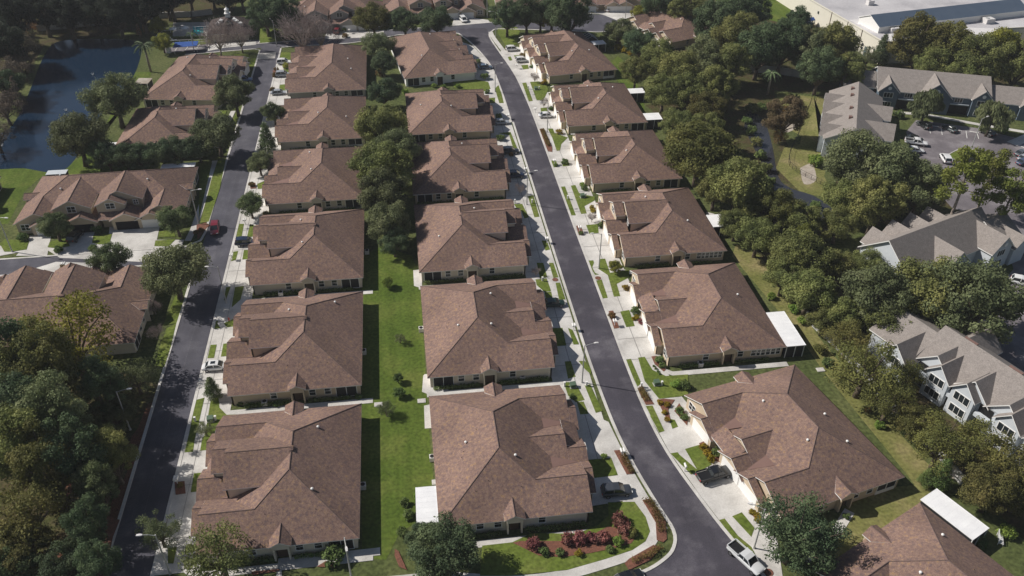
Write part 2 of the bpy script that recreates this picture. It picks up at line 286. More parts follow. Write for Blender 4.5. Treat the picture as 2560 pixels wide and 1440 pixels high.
A.add([(-85.48,154.17),(-81.05,155.07),(-75.58,158.11),(-62.01,155.67),(-61.58,153.83),(-70.77,152.34),(-84.67,151.78)])
A.add([(-25.15,295.60),(-22.41,296.12),(-5.01,294.14),(-5.76,288.53),(-22.80,288.08),(-25.28,289.15)]); A.add([(20.52,305.45),(27.79,304.63),(32.64,301.86),(33.07,299.18),(22.01,296.97),(19.23,298.14)])
A.add([(73.44,313.45),(89.61,308.30),(86.65,298.02),(79.62,295.69),(75.92,302.39),(72.81,305.50)]); A.add([(69.11,321.30),(73.74,320.78),(75.26,313.25),(70.20,303.95)])
for q_ in ([(-79.72,311.46),(-67.00,310.89),(-64.64,295.23),(-77.14,296.65)], [(0.20,112.81),(1.48,112.65),(1.31,109.61),(4.03,108.34),(5.29,106.55),(1.16,107.08),(-0.51,108.30),(-0.10,112.42)], [(-0.34,104.78),(1.18,105.08),(1.05,99.36),(-0.47,99.37)], [(-0.58,145.66),(1.26,145.73),(0.98,139.84),(0.55,139.20),(-0.64,140.05)],
           [(68.38,161.17),(69.95,160.07),(70.16,156.46),(67.41,156.80)]): A.add(q_)
A.add([(-63.80,286.18),(-58.86,288.29),(-48.32,288.64),(-47.98,285.51),(-58.22,283.65),(-63.04,281.22)])
A.rib(smooth([(30.87,79.60),(31.66,76.78),(31.89,74.53),(30.75,72.51),(28.32,71.10),(23.49,69.85),(17.40,68.82),(9.91,68.90),(0.82,70.79)], 4)+[(-38,71.6)], 1.5)
A.rib([(-49.12,201.17),(-49.04,190.52),(-48.84,177.56),(-48.98,167.75),(-49.41,163.17)], 1.4); A.rib([(-50.09,208.74),(-48.50,231.80)], 1.3)
A.rib([(50.55,80.95),(57.10,82.56),(60.75,86.34)], .01)
A.rib([(140.87,208.22),(147.38,206.62),(150.12,204.92),(160.51,197.80),(170.05,192.01)], 1.6); A.rib([(162.15,185.52),(174.50,191.48)], 3)
for y0 in (140.4, 108.6, 76.6): A.rib([(.3,y0-1.2),(12,y0-1.2),(23.5,y0-1.2),(26.5,y0+.6),(26.8,y0+4)], 1.2); A.rib([(-9,y0-1.4),(-22,y0-1.4),(-33.6,y0-1.4),(-35.4,y0+.6)], 1.2)
for y0 in (140.4, 108.6): A.rib([(66,y0-1.3),(44.5,y0-1.3),(42.0,y0+.6),(41.2,y0+4)], 1.2)
A.rib([(62,74.2),(58,70.5),(50,66)], 1.5)
A.rib([(-8,76),(-22,76),(-21.7,70)], 1.3)
A.done('concrete_paving', M['concrete'])
# kerb-side and front-garden turf, set into the paving
T = Sheet(.09, .05, .0004)
for c_ in ([(36.77,177.00),(37.75,177.05),(37.73,163.31),(36.69,163.39)],
 [(39.24,177.26),(40.41,177.40),(40.52,173.52),(42.04,172.25),(44.00,171.20),(43.47,169.40),(40.57,167.14),(40.42,163.84),(39.08,163.75)],
 [(39.23,158.81),(41.99,158.95),(41.37,155.21),(39.21,155.01)],
 [(36.68,190.82),(38.02,190.97),(37.69,187.15),(36.68,187.15)],
 [(39.20,188.97),(41.08,189.36),(40.88,187.55),(39.10,187.34)],
 [(36.76,144.61),(37.84,144.56),(37.77,143.64),(37.06,142.05),(37.21,139.97),(37.94,139.26),(37.06,139.25),(36.74,141.67)],
 [(39.39,144.92),(40.48,144.92),(40.34,139.58),(44.59,140.28),(44.01,137.50),(40.80,135.51),(40.53,131.30),(39.21,131.27),(39.70,138.84),(38.14,141.50)],
 [(36.84,137.19),(38.07,137.43),(37.90,131.06),(36.73,130.94)],
 [(27.97,173.42),(29.38,173.79),(29.24,163.71),(28.05,163.60)],
 [(24.15,170.18),(26.11,169.94),(26.77,163.76),(25.68,163.40),(25.47,166.43),(24.52,168.07)],
 [(28.10,153.61),(29.20,153.47),(29.33,149.87),(28.30,149.55)],
 [(25.63,145.14),(27.04,144.97),(26.98,139.62),(25.42,139.41)],
 [(28.22,144.82),(29.16,144.70),(29.28,139.33),(28.21,139.26)],
 [(24.44,139.13),(26.80,139.24),(26.95,134.71),(25.56,134.61),(24.36,137.16)],
 [(28.36,137.45),(29.28,137.42),(29.35,131.56),(28.03,131.54)],
 [(25.54,134.50),(26.92,134.52),(26.78,131.14),(25.42,131.12)],): T.add(c_)
T.ok = 1
for c_ in ([(39.32,126.32),(41.20,126.62),(41.01,121.52),(39.33,121.39)],
 [(36.81,112.13),(37.89,112.24),(38.12,105.58),(37.22,104.83)],
 [(37.40,99.90),(38.57,99.88),(38.94,93.76),(37.95,93.50)],
 [(39.29,112.38),(40.57,112.47),(41.02,108.77),(42.96,106.88),(47.05,106.81),(45.48,101.78),(43.97,101.41),(40.16,101.34),(38.86,106.07)],
 [(40.51,96.41),(41.37,96.04),(41.47,94.46),(40.40,94.08)],
 [(25.04,122.84),(27.07,122.69),(26.84,117.46),(24.85,117.54)],
 [(28.13,122.56),(28.86,121.85),(29.28,117.47),(28.24,117.54)],
 [(25.70,113.01),(26.83,113.02),(26.88,108.77),(25.43,108.36)],
 [(28.25,112.84),(29.36,112.70),(30.06,110.16),(29.71,109.01),(28.92,110.61)],
 [(24.48,107.60),(25.46,107.48),(26.75,105.87),(27.28,102.70),(25.65,102.35),(24.63,104.15)],
 [(28.03,106.28),(29.06,106.44),(29.74,99.65),(28.52,99.35)],
 [(25.84,102.33),(27.01,102.32),(27.25,99.30),(25.82,99.34)],): T.add(c_)
for c_ in ([(24.45,89.17),(28.79,89.09),(29.01,85.45),(25.25,85.37)],
 [(26.24,80.41),(30.28,80.00),(31.22,77.04),(31.19,74.42),(30.08,72.79),(27.78,71.55),(23.66,70.58),(17.84,69.49),(10.01,69.60),(5.72,70.15),(6.55,75.06),(10.90,75.08),(13.85,76.26),(20.61,75.39),(24.01,76.55),(25.84,77.94)],): T.add(c_)
for c_ in ([(38.52,88.80),(39.57,88.91),(41.90,84.60),(40.47,84.09)],
 [(44.10,75.49),(45.76,76.00),(46.63,73.02),(45.57,71.57)],
 [(41.61,74.99),(42.81,75.24),(43.70,72.01),(44.94,69.90),(45.17,67.05),(45.29,66.11),(44.12,67.74),(42.62,70.88)],
 [(37.50,97.54),(38.25,97.44),(38.96,93.83),(38.01,93.52)],
 [(41.13,89.44),(43.54,89.98),(44.35,85.68),(41.77,84.50)],
 [(38.61,88.79),(39.75,88.88),(40.15,86.57),(39.57,86.17)],): T.add(c_)
for c_ in ([(-38.94,130.71),(-37.81,130.74),(-38.67,132.39),(-38.58,133.25),(-38.98,133.12)],
 [(-37.40,132.23),(-35.29,133.71),(-34.75,131.04),(-36.70,130.94)],
 [(-38.94,125.91),(-37.83,125.87),(-37.77,122.05),(-38.92,122.10)],
 [(-36.63,125.94),(-35.37,126.01),(-35.13,122.25),(-36.56,122.27)],
 [(-39.14,111.14),(-37.81,111.52),(-37.82,99.83),(-38.89,99.96)],
 [(-36.64,110.55),(-35.56,112.08),(-34.89,108.69),(-33.44,106.76),(-30.95,106.58),(-34.07,105.39),(-35.01,103.20),(-36.35,99.88),(-36.40,104.14)],): T.add(c_)
for c_ in ([(-38.96,105.70),(-37.72,105.81),(-37.89,102.50),(-37.65,98.91),(-38.95,98.96)],
 [(-35.33,103.70),(-34.82,103.89),(-34.84,100.38),(-34.90,99.04),(-36.54,99.01),(-36.64,101.84)],
 [(-36.71,94.23),(-35.36,94.24),(-35.02,90.45),(-36.58,90.47)],
 [(-38.05,80.45),(-36.81,80.38),(-36.78,77.66),(-37.55,77.76)],
 [(-35.61,80.51),(-34.22,80.52),(-34.25,79.76),(-35.50,78.98)],): T.add(c_)
for c_ in ([(-39.25,168.93),(-38.01,168.78),(-37.85,162.43),(-38.97,162.43)],
 [(-36.63,168.61),(-35.15,167.47),(-35.06,163.23),(-36.68,162.74)],
 [(-38.88,157.42),(-37.88,157.52),(-37.98,154.09),(-38.87,153.77)],
 [(-36.70,157.81),(-35.07,157.61),(-34.87,154.12),(-36.60,154.13)],
 [(-37.04,187.37),(-35.32,188.86),(-35.06,184.91),(-36.63,184.82)],
 [(-38.61,144.23),(-37.74,144.32),(-38.03,139.99),(-38.42,139.66)],
 [(-36.82,144.01),(-35.07,144.18),(-35.18,139.63),(-36.59,137.23),(-36.71,139.82)],): T.add(c_)
for c_ in ([(-39.04,277.52),(-35.18,276.57),(-34.76,266.14),(-38.99,266.63)],
 [(-36.91,262.60),(-35.20,262.87),(-34.87,258.65),(-36.56,258.39)],
 [(-36.99,249.55),(-34.85,249.73),(-34.30,244.97),(-36.78,245.26)],
 [(15.42,245.61),(20.16,248.61),(26.30,244.34),(26.40,239.12),(23.79,236.89),(15.43,241.26)],
 [(25.05,208.48),(28.47,208.77),(29.12,196.00),(27.88,195.52),(27.90,206.76)],
 [(27.74,238.97),(29.49,242.21),(29.07,228.10),(27.78,228.25)],
 [(23.92,231.92),(26.96,232.38),(26.49,228.40),(24.55,228.63)],): T.add(c_)
for c_ in ([(35.10,292.59),(36.74,292.99),(41.94,292.99),(42.47,288.27),(39.55,275.84),(35.76,273.09),(34.48,287.46)],
 [(32.54,279.34),(33.55,279.77),(34.69,270.60),(33.70,270.19)],
 [(35.01,264.45),(35.98,264.84),(36.07,261.35),(35.13,261.17)],
 [(37.21,265.71),(39.76,265.41),(39.15,262.48),(37.35,262.69)],
 [(38.33,256.72),(40.53,256.95),(40.39,253.63),(38.52,253.10)],
 [(36.59,242.25),(37.84,242.55),(37.77,228.67),(36.57,228.41)],
 [(39.10,242.84),(41.90,242.96),(43.78,239.67),(43.71,236.24),(40.93,228.70),(38.97,228.93)],
 [(39.22,223.35),(41.05,223.53),(40.79,220.09),(38.83,219.94)],
 [(39.01,209.63),(40.39,209.46),(40.36,206.66),(43.48,203.52),(40.96,199.79),(40.02,196.30),(39.09,196.09),(39.28,204.03)],): T.add(c_)
for c_ in ([(-52.11,232.23),(-50.38,232.02),(-50.38,225.30),(-52.24,227.73)],
 [(-47.55,231.69),(-46.36,234.64),(-46.32,221.93),(-47.85,222.11)],
 [(-48.13,272.55),(-46.40,272.84),(-46.26,265.09),(-48.06,265.77)],
 [(-54.00,277.21),(-49.31,276.67),(-48.86,269.70),(-51.32,267.10),(-53.10,270.19)],
 [(-76.72,292.35),(-67.56,293.49),(-66.86,289.08),(-76.83,288.09)],
 [(-49.74,307.51),(-43.23,304.39),(-40.67,292.63),(-40.94,287.19),(-46.74,286.24)],): T.add(c_)
for c_ in ([(-56.44,167.72),(-53.42,168.29),(-52.37,165.14),(-56.12,165.46)],
 [(-56.43,164.04),(-52.16,163.97),(-53.09,161.38),(-56.21,161.77)],
 [(-70.49,167.83),(-66.52,168.03),(-66.12,163.88),(-68.34,163.94),(-69.95,164.81)],
 [(-79.02,164.14),(-79.22,166.40),(-76.00,167.36),(-74.38,164.01),(-76.74,163.42)],
 [(-89.72,166.80),(-89.38,168.56),(-83.81,167.42),(-83.25,163.79),(-86.04,163.26),(-87.69,163.46)],
 [(-52.73,200.38),(-49.69,200.31),(-48.61,174.50),(-48.38,171.51)],
 [(-48.42,201.08),(-46.43,201.77),(-45.77,186.21),(-46.04,170.73),(-47.84,170.47),(-48.49,190.45)],): T.add(c_)
for c_ in ([(-48.29,142.62),(-46.31,141.80),(-46.40,133.36),(-48.80,132.98)],
 [(-47.97,131.85),(-46.40,133.36),(-46.13,126.33),(-46.19,120.41),(-47.90,121.24),(-48.18,125.63)],): T.add(c_)
T.done('verge_turf', M['grassbright'])
PT = Sheet(.135, .05); PT.rib(smooth([(32.09,288.88),(32.42,283.20),(33.66,274.38),(34.90,266.48)], 3), 1.5); PT.done('corner_path', M['concrete'])
U = Sheet(.14, .06)
for c_ in ([(36.89,158.71),(37.93,158.73),(37.92,154.94),(36.74,154.75)],): U.add(c_)
for c_ in ([(37.06,126.71),(37.97,126.77),(37.89,121.33),(36.89,121.25)],
 [(41.81,112.37),(42.87,112.40),(43.42,108.47),(42.90,108.09),(41.83,110.20)],
 [(37.07,104.27),(38.09,104.72),(38.93,100.11),(37.47,100.16)],
 [(39.71,101.12),(40.93,101.24),(42.77,100.73),(40.93,98.50),(40.70,96.39),(40.07,96.21)],
 [(41.89,98.10),(43.29,99.83),(43.68,96.01),(43.03,94.52)],): U.add(c_)
for c_ in ([(29.59,90.55),(30.51,90.55),(31.69,85.45),(30.42,85.38)],
 [(31.54,80.15),(32.60,80.23),(33.96,75.87),(33.23,72.77),(32.59,72.27),(31.73,72.77),(32.43,75.87)],
 [(26.14,69.51),(26.94,70.15),(31.02,71.99),(32.00,71.39),(29.87,69.58),(26.49,68.36)],
 [(10.97,74.97),(12.04,75.12),(17.79,74.38),(22.10,74.60),(25.22,75.99),(27.24,75.33),(28.58,73.37),(27.91,72.68),(24.82,72.12),(21.50,71.79),(17.45,71.66),(14.36,72.34)],): U.add(c_)
for c_ in ([(43.75,90.33),(44.81,90.69),(46.39,87.07),(45.82,85.96),(44.57,86.59)],
 [(46.90,76.27),(47.49,76.19),(48.05,74.05),(47.54,73.61)],): U.add(c_)
for c_ in ([(-39.38,92.77),(-37.89,92.80),(-37.29,90.30),(-38.75,90.23)],
 [(-5.97,74.97),(-5.94,76.10),(-5.40,75.65),(-4.33,72.36),(-5.39,73.04)],
 [(-25.81,74.87),(-21.86,74.81),(-21.99,74.47),(-25.59,74.31)],
 [(-16.81,74.52),(-15.62,75.29),(-14.21,74.74),(-14.34,74.02)],): U.add(c_)
U.add([(-48.61,85.52),(-47.78,87.23),(-46.00,86.39),(-46.25,83.43),(-46.06,80.72),(-46.67,81.37),(-46.88,83.52)]); U.add([(-48.24,167.65),(-48.56,169.60),(-46.72,170.33),(-45.57,169.23),(-46.09,167.86),(-47.31,163.37)]); U.add([(-38.92,187.60),(-37.64,188.01),(-37.06,185.15),(-38.37,185.03)])
U.add([(-40.22,261.12),(-38.65,262.80),(-38.16,257.21),(-39.27,256.44)]); U.add([(36.66,209.55),(37.94,209.75),(38.25,198.14),(37.81,195.60),(36.70,196.05)])
U.done('mulch_bed', M['mulch'])
# road paint
P_ = Sheet(Z_R+.006, .004)
for c_ in ([(145.70,199.07),(145.93,199.19),(143.65,194.32),(143.46,194.27)],
 [(148.22,196.97),(148.41,197.02),(146.34,192.95),(146.15,192.90)],
 [(154.14,194.48),(154.34,194.53),(152.02,190.20),(151.83,190.15)],
 [(156.42,192.80),(156.61,192.84),(155.02,189.50),(154.83,189.45)],
 [(146.63,198.96),(148.20,198.19),(148.00,197.86),(146.44,198.62)],
 [(151.18,195.90),(153.22,194.87),(153.02,194.54),(150.98,195.57)],
 [(155.22,194.35),(157.21,193.26),(157.00,192.94),(155.02,194.02)],
 [(160.89,192.26),(161.91,191.79),(161.74,191.53),(160.72,192.00)],): P_.add(c_)
for k in range(5):
    a = (163.2+1.25*k, 184.9-.45*k); P_.add([a, (a[0]+.25, a[1]), (a[0]+1.0, a[1]-2.0), (a[0]+.75, a[1]-2.0)])
for k in range(4): P_.add([(166-.5*k,174-2.9*k),(171-.5*k,172-2.9*k),(171-.5*k,171.85-2.9*k),(166-.5*k,173.85-2.9*k)])
P_.add([(144.14,176.80),(146.57,175.83),(146.39,175.54),(144.00,176.57)])
P_.done('road_markings', M['paint'])
J = Sheet(.083, .004, .0001)     # joints in the paving
for y in (82,92,101,110,116,124,133,142,150,158,166,176,186,196,206,216,226): J.rib([(-38.9,y),(-33.4,y)], .10)
for y in (112,118,126,133,142,150,157,165,174,181,190,197,206): J.rib([(36.9,y),(43.3,y)], .10); J.rib([(23.2,y),(29.4,y)], .10)
J.rib([(39.9,110),(39.9,215)], .10); J.rib([(26.6,86),(26.6,215)], .10); J.rib([(-37.0,80),(-37.0,270)], .06); J.rib([(-42.75,70),(-42.75,280)], .01)
J.done('paving_joints', mat('joint', [(.20,.19,.18)]))
# ------------------------------------------------------------ townhouses
KP = .49; EV = 2.7
def zx(m, x): return -x if m else x
def townhouse(label, x0, y0, rz, mir, kind, L, wallm, opts=()):
    """u: from the back eave (0) to the front (22.45); v: along the street"""
    r = thing('townhouse', label, 'house', (x0, y0, 0), rz, 'brown roofed townhouses')
    q = lambda u, v, z: (zx(mir, u), v, z)
    U = 22.45; zr = EV+KP*9.8; um = 19.6
    rf = MB(); SL = lambda pts, m=0: rf.slab([q(*p) for p in pts], .15, m, 1)
    SL([(0,0,EV),(U,0,EV),(U,5,EV+KP*5),(14.6,5,EV+KP*5),(9.8,9.8,zr)])
    SL([(0,L,EV),(U,L,EV),(U,L-5,EV+KP*5),(14.6,L-5,EV+KP*5),(9.8,L-9.8,zr)])
    SL([(0,0,EV),(9.8,9.8,zr),(9.8,L-9.8,zr),(0,L,EV)])
    zf = lambda u: EV+KP*(um-u)
    SL([(14.6,5,zf(14.6)),(9.8,9.8,zr),(9.8,L-9.8,zr),(14.6,L-5,zf(14.6)),(19.1,L-9.5,zf(19.1)),(19.1,9.5,zf(19.1))])
    caps = []
    def gable(rv, z, u0, u1, hn, hf): 
        caps.append(((u0,rv,z),(u1,rv,z)))
        SL([(u0,rv,z),(u1,rv,z),(u1,rv-hn,z-KP*hn),(u0,rv-hn,z-KP*hn)]); SL([(u0,rv,z),(u1,rv,z),(u1,rv+hf,z-KP*hf),(u0,rv+hf,z-KP*hf)])
    wl = MB()
    def bx(u0, u1, v0, v1, z0, z1): wl.box(min(zx(mir,u0), zx(mir,u1)), max(zx(mir,u0), zx(mir,u1)), v0, v1, z0, z1)
    def face(u, v0, v1, z0, rv, zp):          # gable-end wall: vertical up to the slope, peak zp at rv
        a, b = zp-KP*(rv-v0)-.1, zp-KP*(v1-rv)-.1
        i = len(wl.v)
        for d in (0, -.25): wl.v.extend([q(u+d,v0,z0), q(u+d,v1,z0), q(u+d,v1,max(b,z0+.01)), q(u+d,rv,zp-.1), q(u+d,v0,max(a,z0+.01))])
        wl.f.append((i,i+1,i+2,i+3,i+4)); wl.m.append(0); wl.f.append((i+9,i+8,i+7,i+6,i+5)); wl.m.append(0)
        for k in range(5): wl.f.append((i+k, i+(k+1) % 5, i+5+(k+1) % 5, i+5+k)); wl.m.append(0)
    bx(.45, 19.2, .45, L-.45, 0, EV+.05)
    # wings
    for s in (0, 1):
        V = (lambda v: v) if not s else (lambda v: L-v)
        if not s: SL([(14.6,5,EV+KP*5),(U,5,EV+KP*5),(U,10.2,EV-.1),(19,10.2,EV-.1)])
        else: SL([(14.6,L-5,EV+KP*5),(U,L-5,EV+KP*5),(U,L-10.2,EV-.1),(19,L-10.2,EV-.1)])
        a, b = sorted((V(.45), V(9.6))); bx(19.0, 22.0, a+.003, b, 0, EV-.05)
        face(22.003, a+.003, b, 0, V(5), EV+KP*5)
        zg = EV+KP*5-KP*2.1; a, b = (3.6, 3.5) if not s else (3.5, 3.6)
        gable(V(7.1), zg, 22.46, 23.75, 3.5, 3.5)
        a, b = sorted((V(3.95), V(10.1))); bx(22.0, 23.2, a, b, 0, 2.35); face(23.3, a, b, 0, V(7.1), zg)
    mids = []
    if kind in ('S3', 'S4'):
        rs = [13.7] if kind == 'S3' else [13.7, L-13.7]
        for rv in rs:
            SL([(14.9,rv,5.0),(20.7,rv,5.0),(20.7,rv-4.6,5-KP*4.6),(14.9,rv-4.6,5-KP*4.6)]); SL([(14.9,rv,5.0),(20.7,rv,5.0),(20.7,rv+4.6,5-KP*4.6),(14.9,rv+4.6,5-KP*4.6)])
            face(20.4, rv-4.0, rv+4.0, 2.3, rv, 5.0)
            gr = rv-2.1; gz = 5-KP*2.1; gable(gr, gz, 20.71, 23.75, 3.4, 3.4)
            bx(19.2, 23.2, gr-3.1, gr+3.1, 0, 2.35); face(23.3, gr-3.1, gr+3.1, 0, gr, gz); mids.append(gr)
            SL([(20.72,gr+.6,4.05),(23.3,gr+.6,2.76),(23.3,rv+4.2,2.76),(20.72,rv+4.2,4.05)])
            bx(19.2, 21.6, gr+3.1, rv+4.4, 0, 2.4)
        vs = [9.5]+([18.05] if kind == 'S4' else [])+[L-9.4]
        for vc in vs:
            rf.slab([q(17.9,vc-1.15,3.55),q(17.9,vc+1.15,3.55),q(22.2,vc,2.98)], .1, 2, 2)
    else:
        dv = [(13.9, 7.87, 5.0, 'big')]+([(L-12.6, 7.2, 4.3, 'small')] if kind == 'T5' else [])
        for rv, zd, h, t in dv:
            if t == 'big':
                gable(rv, zd, 10.0, 19.5, h, h); rf.slab([q(10.0,rv,zd),q(9.5,rv-.5,zd-KP*.5),q(9.5,rv+.5,zd-KP*.5)], .4, 0, 0)
                for sg in (1, -1): rf.slab([q(10.0,rv,zd),q(9.5,rv+sg*.5,zd-KP*.5),q(10.0,rv+sg*.5,zd-KP*.5)], .3, 0, 0)
                bx(12, 19.2, rv-h+.35, rv+h-.35, 2.6, zd-KP*h+.1); face(19.2, rv-h+.35, rv+h-.35, 2.6, rv, zd)
                r2, z2 = rv+1.6, zd-KP*1.6; gable(r2, z2, 19.51, 21.65, 3.3, 3.4)
                bx(19.2, 21.3, r2-3.0, r2+3.0, 2.6, z2-KP*3.3+.1); face(21.4, r2-3.0, r2+3.0, 2.6, r2, z2)
            else:
                gable(rv, zd, 10.2, 21.6, h, h); bx(12, 21.2, rv-h+.35, rv+h-.35, 2.6, zd-KP*h+.1); face(21.3, rv-h+.35, rv+h-.35, 2.6, rv, zd)
        gs = [12.4] if kind == 'T' else [12.4, L-14.6]
        for gr in gs:
            gable(gr, 4.4, 15.4, 23.85, 3.5, 3.5); bx(19.2, 23.3, gr-3.1, gr+3.1, 0, 2.6); face(23.4, gr-3.1, gr+3.1, 0, gr, 4.4); mids.append(gr)
            SL([(20.4,gr+.6,4.35),(23.25,gr+.6,2.8),(23.25,gr+5.9,2.8),(20.4,gr+5.9,4.35)]); bx(19.2, 21.7, gr+3.1, gr+5.6, 0, 2.5)
        if kind == 'T': rf.slab([q(16.8,9.0,3.5),q(16.8,9.9,3.5),q(20.5,9.5,3.0)], .1, 2, 2)
    # entrance gable on each end wall
    zs = 4.15; caps += [((10.9,2.95,zs),(10.9,-.55,zs)),((10.9,L-2.95,zs),(10.9,L+.55,zs))]
    if kind in ('S3','S4'): caps += [((14.9,rv,5.0),(20.7,rv,5.0)) for rv in rs]
    for s in (0, 1):
        V = (lambda v: v) if not s else (lambda v: L-v)
        SL([(10.9,V(2.95),zs),(10.9,V(-.55),zs),(9.35,V(-.55),zs-KP*1.55-.1),(9.35,V(.9),zs-KP*1.55-.1)]); SL([(10.9,V(2.95),zs),(10.9,V(-.55),zs),(12.45,V(-.55),zs-KP*1.55-.1),(12.45,V(.9),zs-KP*1.55-.1)])
        a, b = sorted((V(-.35), V(.45)))
        for uu in ((9.75,10.0),(11.8,12.05)): bx(uu[0], uu[1], a, b-.003, 0, 2.4)
        bx(9.751, 12.049, a+.003, b-.006, 2.4, 3.3); 
        i = len(wl.v); 
        for vv in (V(-.353), V(.2)): wl.v.extend([q(9.8,vv,3.28), q(12.0,vv,3.28), q(10.9,vv,4.0)])
        wl.f += [(i,i+1,i+2),(i+3,i+4,i+5),(i,i+1,i+4,i+3),(i+1,i+2,i+5,i+4),(i+2,i,i+3,i+5)]; wl.m += [0]*5
    RL = lambda *P: [rf.tube(q(*a), q(*b), .075, n=5, m=3) for a, b in zip(P[:-1], P[1:])]
    RL((0,0,EV),(9.8,9.8,zr),(9.8,L-9.8,zr),(0,L,EV)); RL((9.8,9.8,zr),(14.6,5,EV+KP*5),(U,5,EV+KP*5)); RL((9.8,L-9.8,zr),(14.6,L-5,EV+KP*5),(U,L-5,EV+KP*5))
    for a, b in caps: RL(a, b)
    rf.obj('roof', [M['shingle'], M['white'], M['cricket'], M['ridge']], r); wl.obj('wall', [wallm], r)
    # openings
    def panel(name, u0, u1, v0, v1, z0, z1, m, par=r):
        b_ = MB(); b_.box(min(zx(mir,u0),zx(mir,u1)), max(zx(mir,u0),zx(mir,u1)), min(v0,v1), max(v0,v1), z0, z1); return b_.obj(name, m, par)
    def win_side(uc, s, w_=1.0, z0=.95, z1=2.35):
        v = .45 if not s else L-.45; d = -1 if not s else 1; f = MB()
        for a in ((uc-w_/2-.09, uc-w_/2, z0-.09, z1+.09), (uc+w_/2, uc+w_/2+.09, z0-.09, z1+.09), (uc-w_/2, uc+w_/2, z0-.09, z0), (uc-w_/2, uc+w_/2, z1, z1+.09), (uc-w_/2, uc+w_/2, (z0+z1)/2-.03, (z0+z1)/2+.03)):
            f.box(min(zx(mir,a[0]),zx(mir,a[1])), max(zx(mir,a[0]),zx(mir,a[1])), min(v, v+d*.06), max(v, v+d*.06), a[2], a[3])
        fr = f.obj('window', M['white'], r); panel('pane', uc-w_/2, uc+w_/2, v, v+d*.03, z0, z1, M['glass'], fr)
    def win_front(u, vc, w_=1.6, z0=.9, z1=2.3):
        f = MB()
        for a in ((vc-w_/2-.12, vc-w_/2, z0-.12, z1+.12), (vc+w_/2, vc+w_/2+.12, z0-.12, z1+.12), (vc-w_/2, vc+w_/2, z0-.12, z0), (vc-w_/2, vc+w_/2, z1, z1+.12), (vc-.05, vc+.05, z0, z1), (vc-w_/2, vc-.05, (z0+z1)/2-.03, (z0+z1)/2+.03), (vc+.05, vc+w_/2, (z0+z1)/2-.03, (z0+z1)/2+.03)):
            f.box(min(zx(mir,u),zx(mir,u+.07)), max(zx(mir,u),zx(mir,u+.07)), a[0], a[1], a[2], a[3])
        fr = f.obj('window', M['white'], r); panel('pane', u, u+.04, vc-w_/2, vc+w_/2, z0, z1, M['glass'], fr)
    for uc in (5.9, 8.5, 15.0): win_side(uc, 0)
    if 'bay' in opts:
        for k in range(5): win_side(1.3+.95*k, 0, .75, .9, 2.2)
    else:
        f = MB()
        for k in (0, 1, 2): f.box(*sorted((zx(mir,1.0+1.75*k-.05), zx(mir,1.0+1.75*k+.05))), .34, .45, .02, 2.5)
        for z in (.02, 2.42): f.box(*sorted((zx(mir,1.05), zx(mir,4.45))), .36, .449, z, z+.09)
        fr = f.obj('lanai_screen', M['white'], r); panel('mesh', 1.05, 4.45, .39, .448, .11, 2.42, M['screen'], fr)
        if 'knee' in opts: panel('knee_wall', 1.02, 4.48, .33, .449, 0, .75, M['white'])
    panel('front_door', 10.25, 11.55, .36, .447, .02, 2.15, M['door']); panel('porch_shade', 10.02, 10.24, .40, .446, .02, 2.38, M['dark']); panel('porch_shade', 11.56, 11.78, .40, .446, .02, 2.38, M['dark'])  # dark panels beside the door put the porch shade into colour
    win_front(22.01, 2.2, 1.7); win_front(22.01, L-2.2, 1.7)
    gd = [7.1, L-7.1]; 
    for v in gd: panel('garage_door', 23.28, 23.34, v-2.4, v+2.4, .02, 2.12, M['white'])
    for j, v in enumerate(mids):
        u = 23.4 if kind[0] == 'T' else 23.3
        op = 'open' in opts; panel('garage_shade' if op else 'garage_door', u-.02, u+.04, v-2.4, v+2.4, .02, 2.12, M['dark'] if op else M['white'])  # open garages: inner shade painted as a flat near-black panel
    if kind[0] == 'T': win_front(21.4, 15.5, 1.8, 4.55, 5.85); win_front(19.2, 10.6, .9, 4.1, 5.2)
    if kind == 'T5': win_front(21.3, L-12.6, 1.7, 4.2, 5.6)
    # roof vents
    rr = random.Random(label); zb = lambda u: EV+KP*u
    def vent(u, v, z, big=True):
        b_ = MB(); c = q(u, v, z); h = .38 if big else .3; rad = .165 if big else .055
        b_.tube((c[0],c[1],c[2]-.1), (c[0],c[1],c[2]+h*.55), rad*.75, n=10, m=0)
        if big: b_.tube((c[0],c[1],c[2]+h*.5), (c[0],c[1],c[2]+h*.78), rad*1.35, rad*1.2, 12, 0); b_.tube((c[0],c[1],c[2]+h*.78), (c[0],c[1],c[2]+h), rad*1.2, rad*.4, 12, 0)
        b_.obj('roof_vent', [M['white'] if big else M['black']], r)
    for v in (8.2, 13.0, L-9.5): vent(5.6+rr.uniform(-.8,.8), v+rr.uniform(-1,1), zb(5.6), True) if False else None
    for v in rr.sample([7.5, 10.0, L-9.5, L*.5, L-7.0], rr.choice((0, 1, 1, 2))): u = 5.6+rr.uniform(-1.6,1.6); vent(u, v+rr.uniform(-1,1), zb(u))
    u = 13.2; vent(u, L-8.6, zf(u)) if rr.random() < .6 else None; vent(12.2, 8.9, zf(12.2)) if rr.random() < .5 else None
    for u, v in ((12.9,4.2),(16.2,3.0),(8.2,5.4),(6.0,4.2)): vent(u+rr.uniform(-.6,.6), v, EV+KP*v, False)
    for u, v in ((4.2,11.0),(4.6,11.9),(6.9,15.2)): vent(u, v, zb(u), False)
    return r
TW = M['tan']; CW = M['cream']; YW = M['yellowtan']; GW = M['grey']
YB = [76.58, 108.46, 140.45, 172.4, 204.4, 236.6]
ORD = ['nearest', 'second nearest', 'third', 'fourth', 'fifth', 'farthest']
kB = ['T','T','T','S3','S3','S4']; wB = [CW, TW, CW, CW, CW, GW]
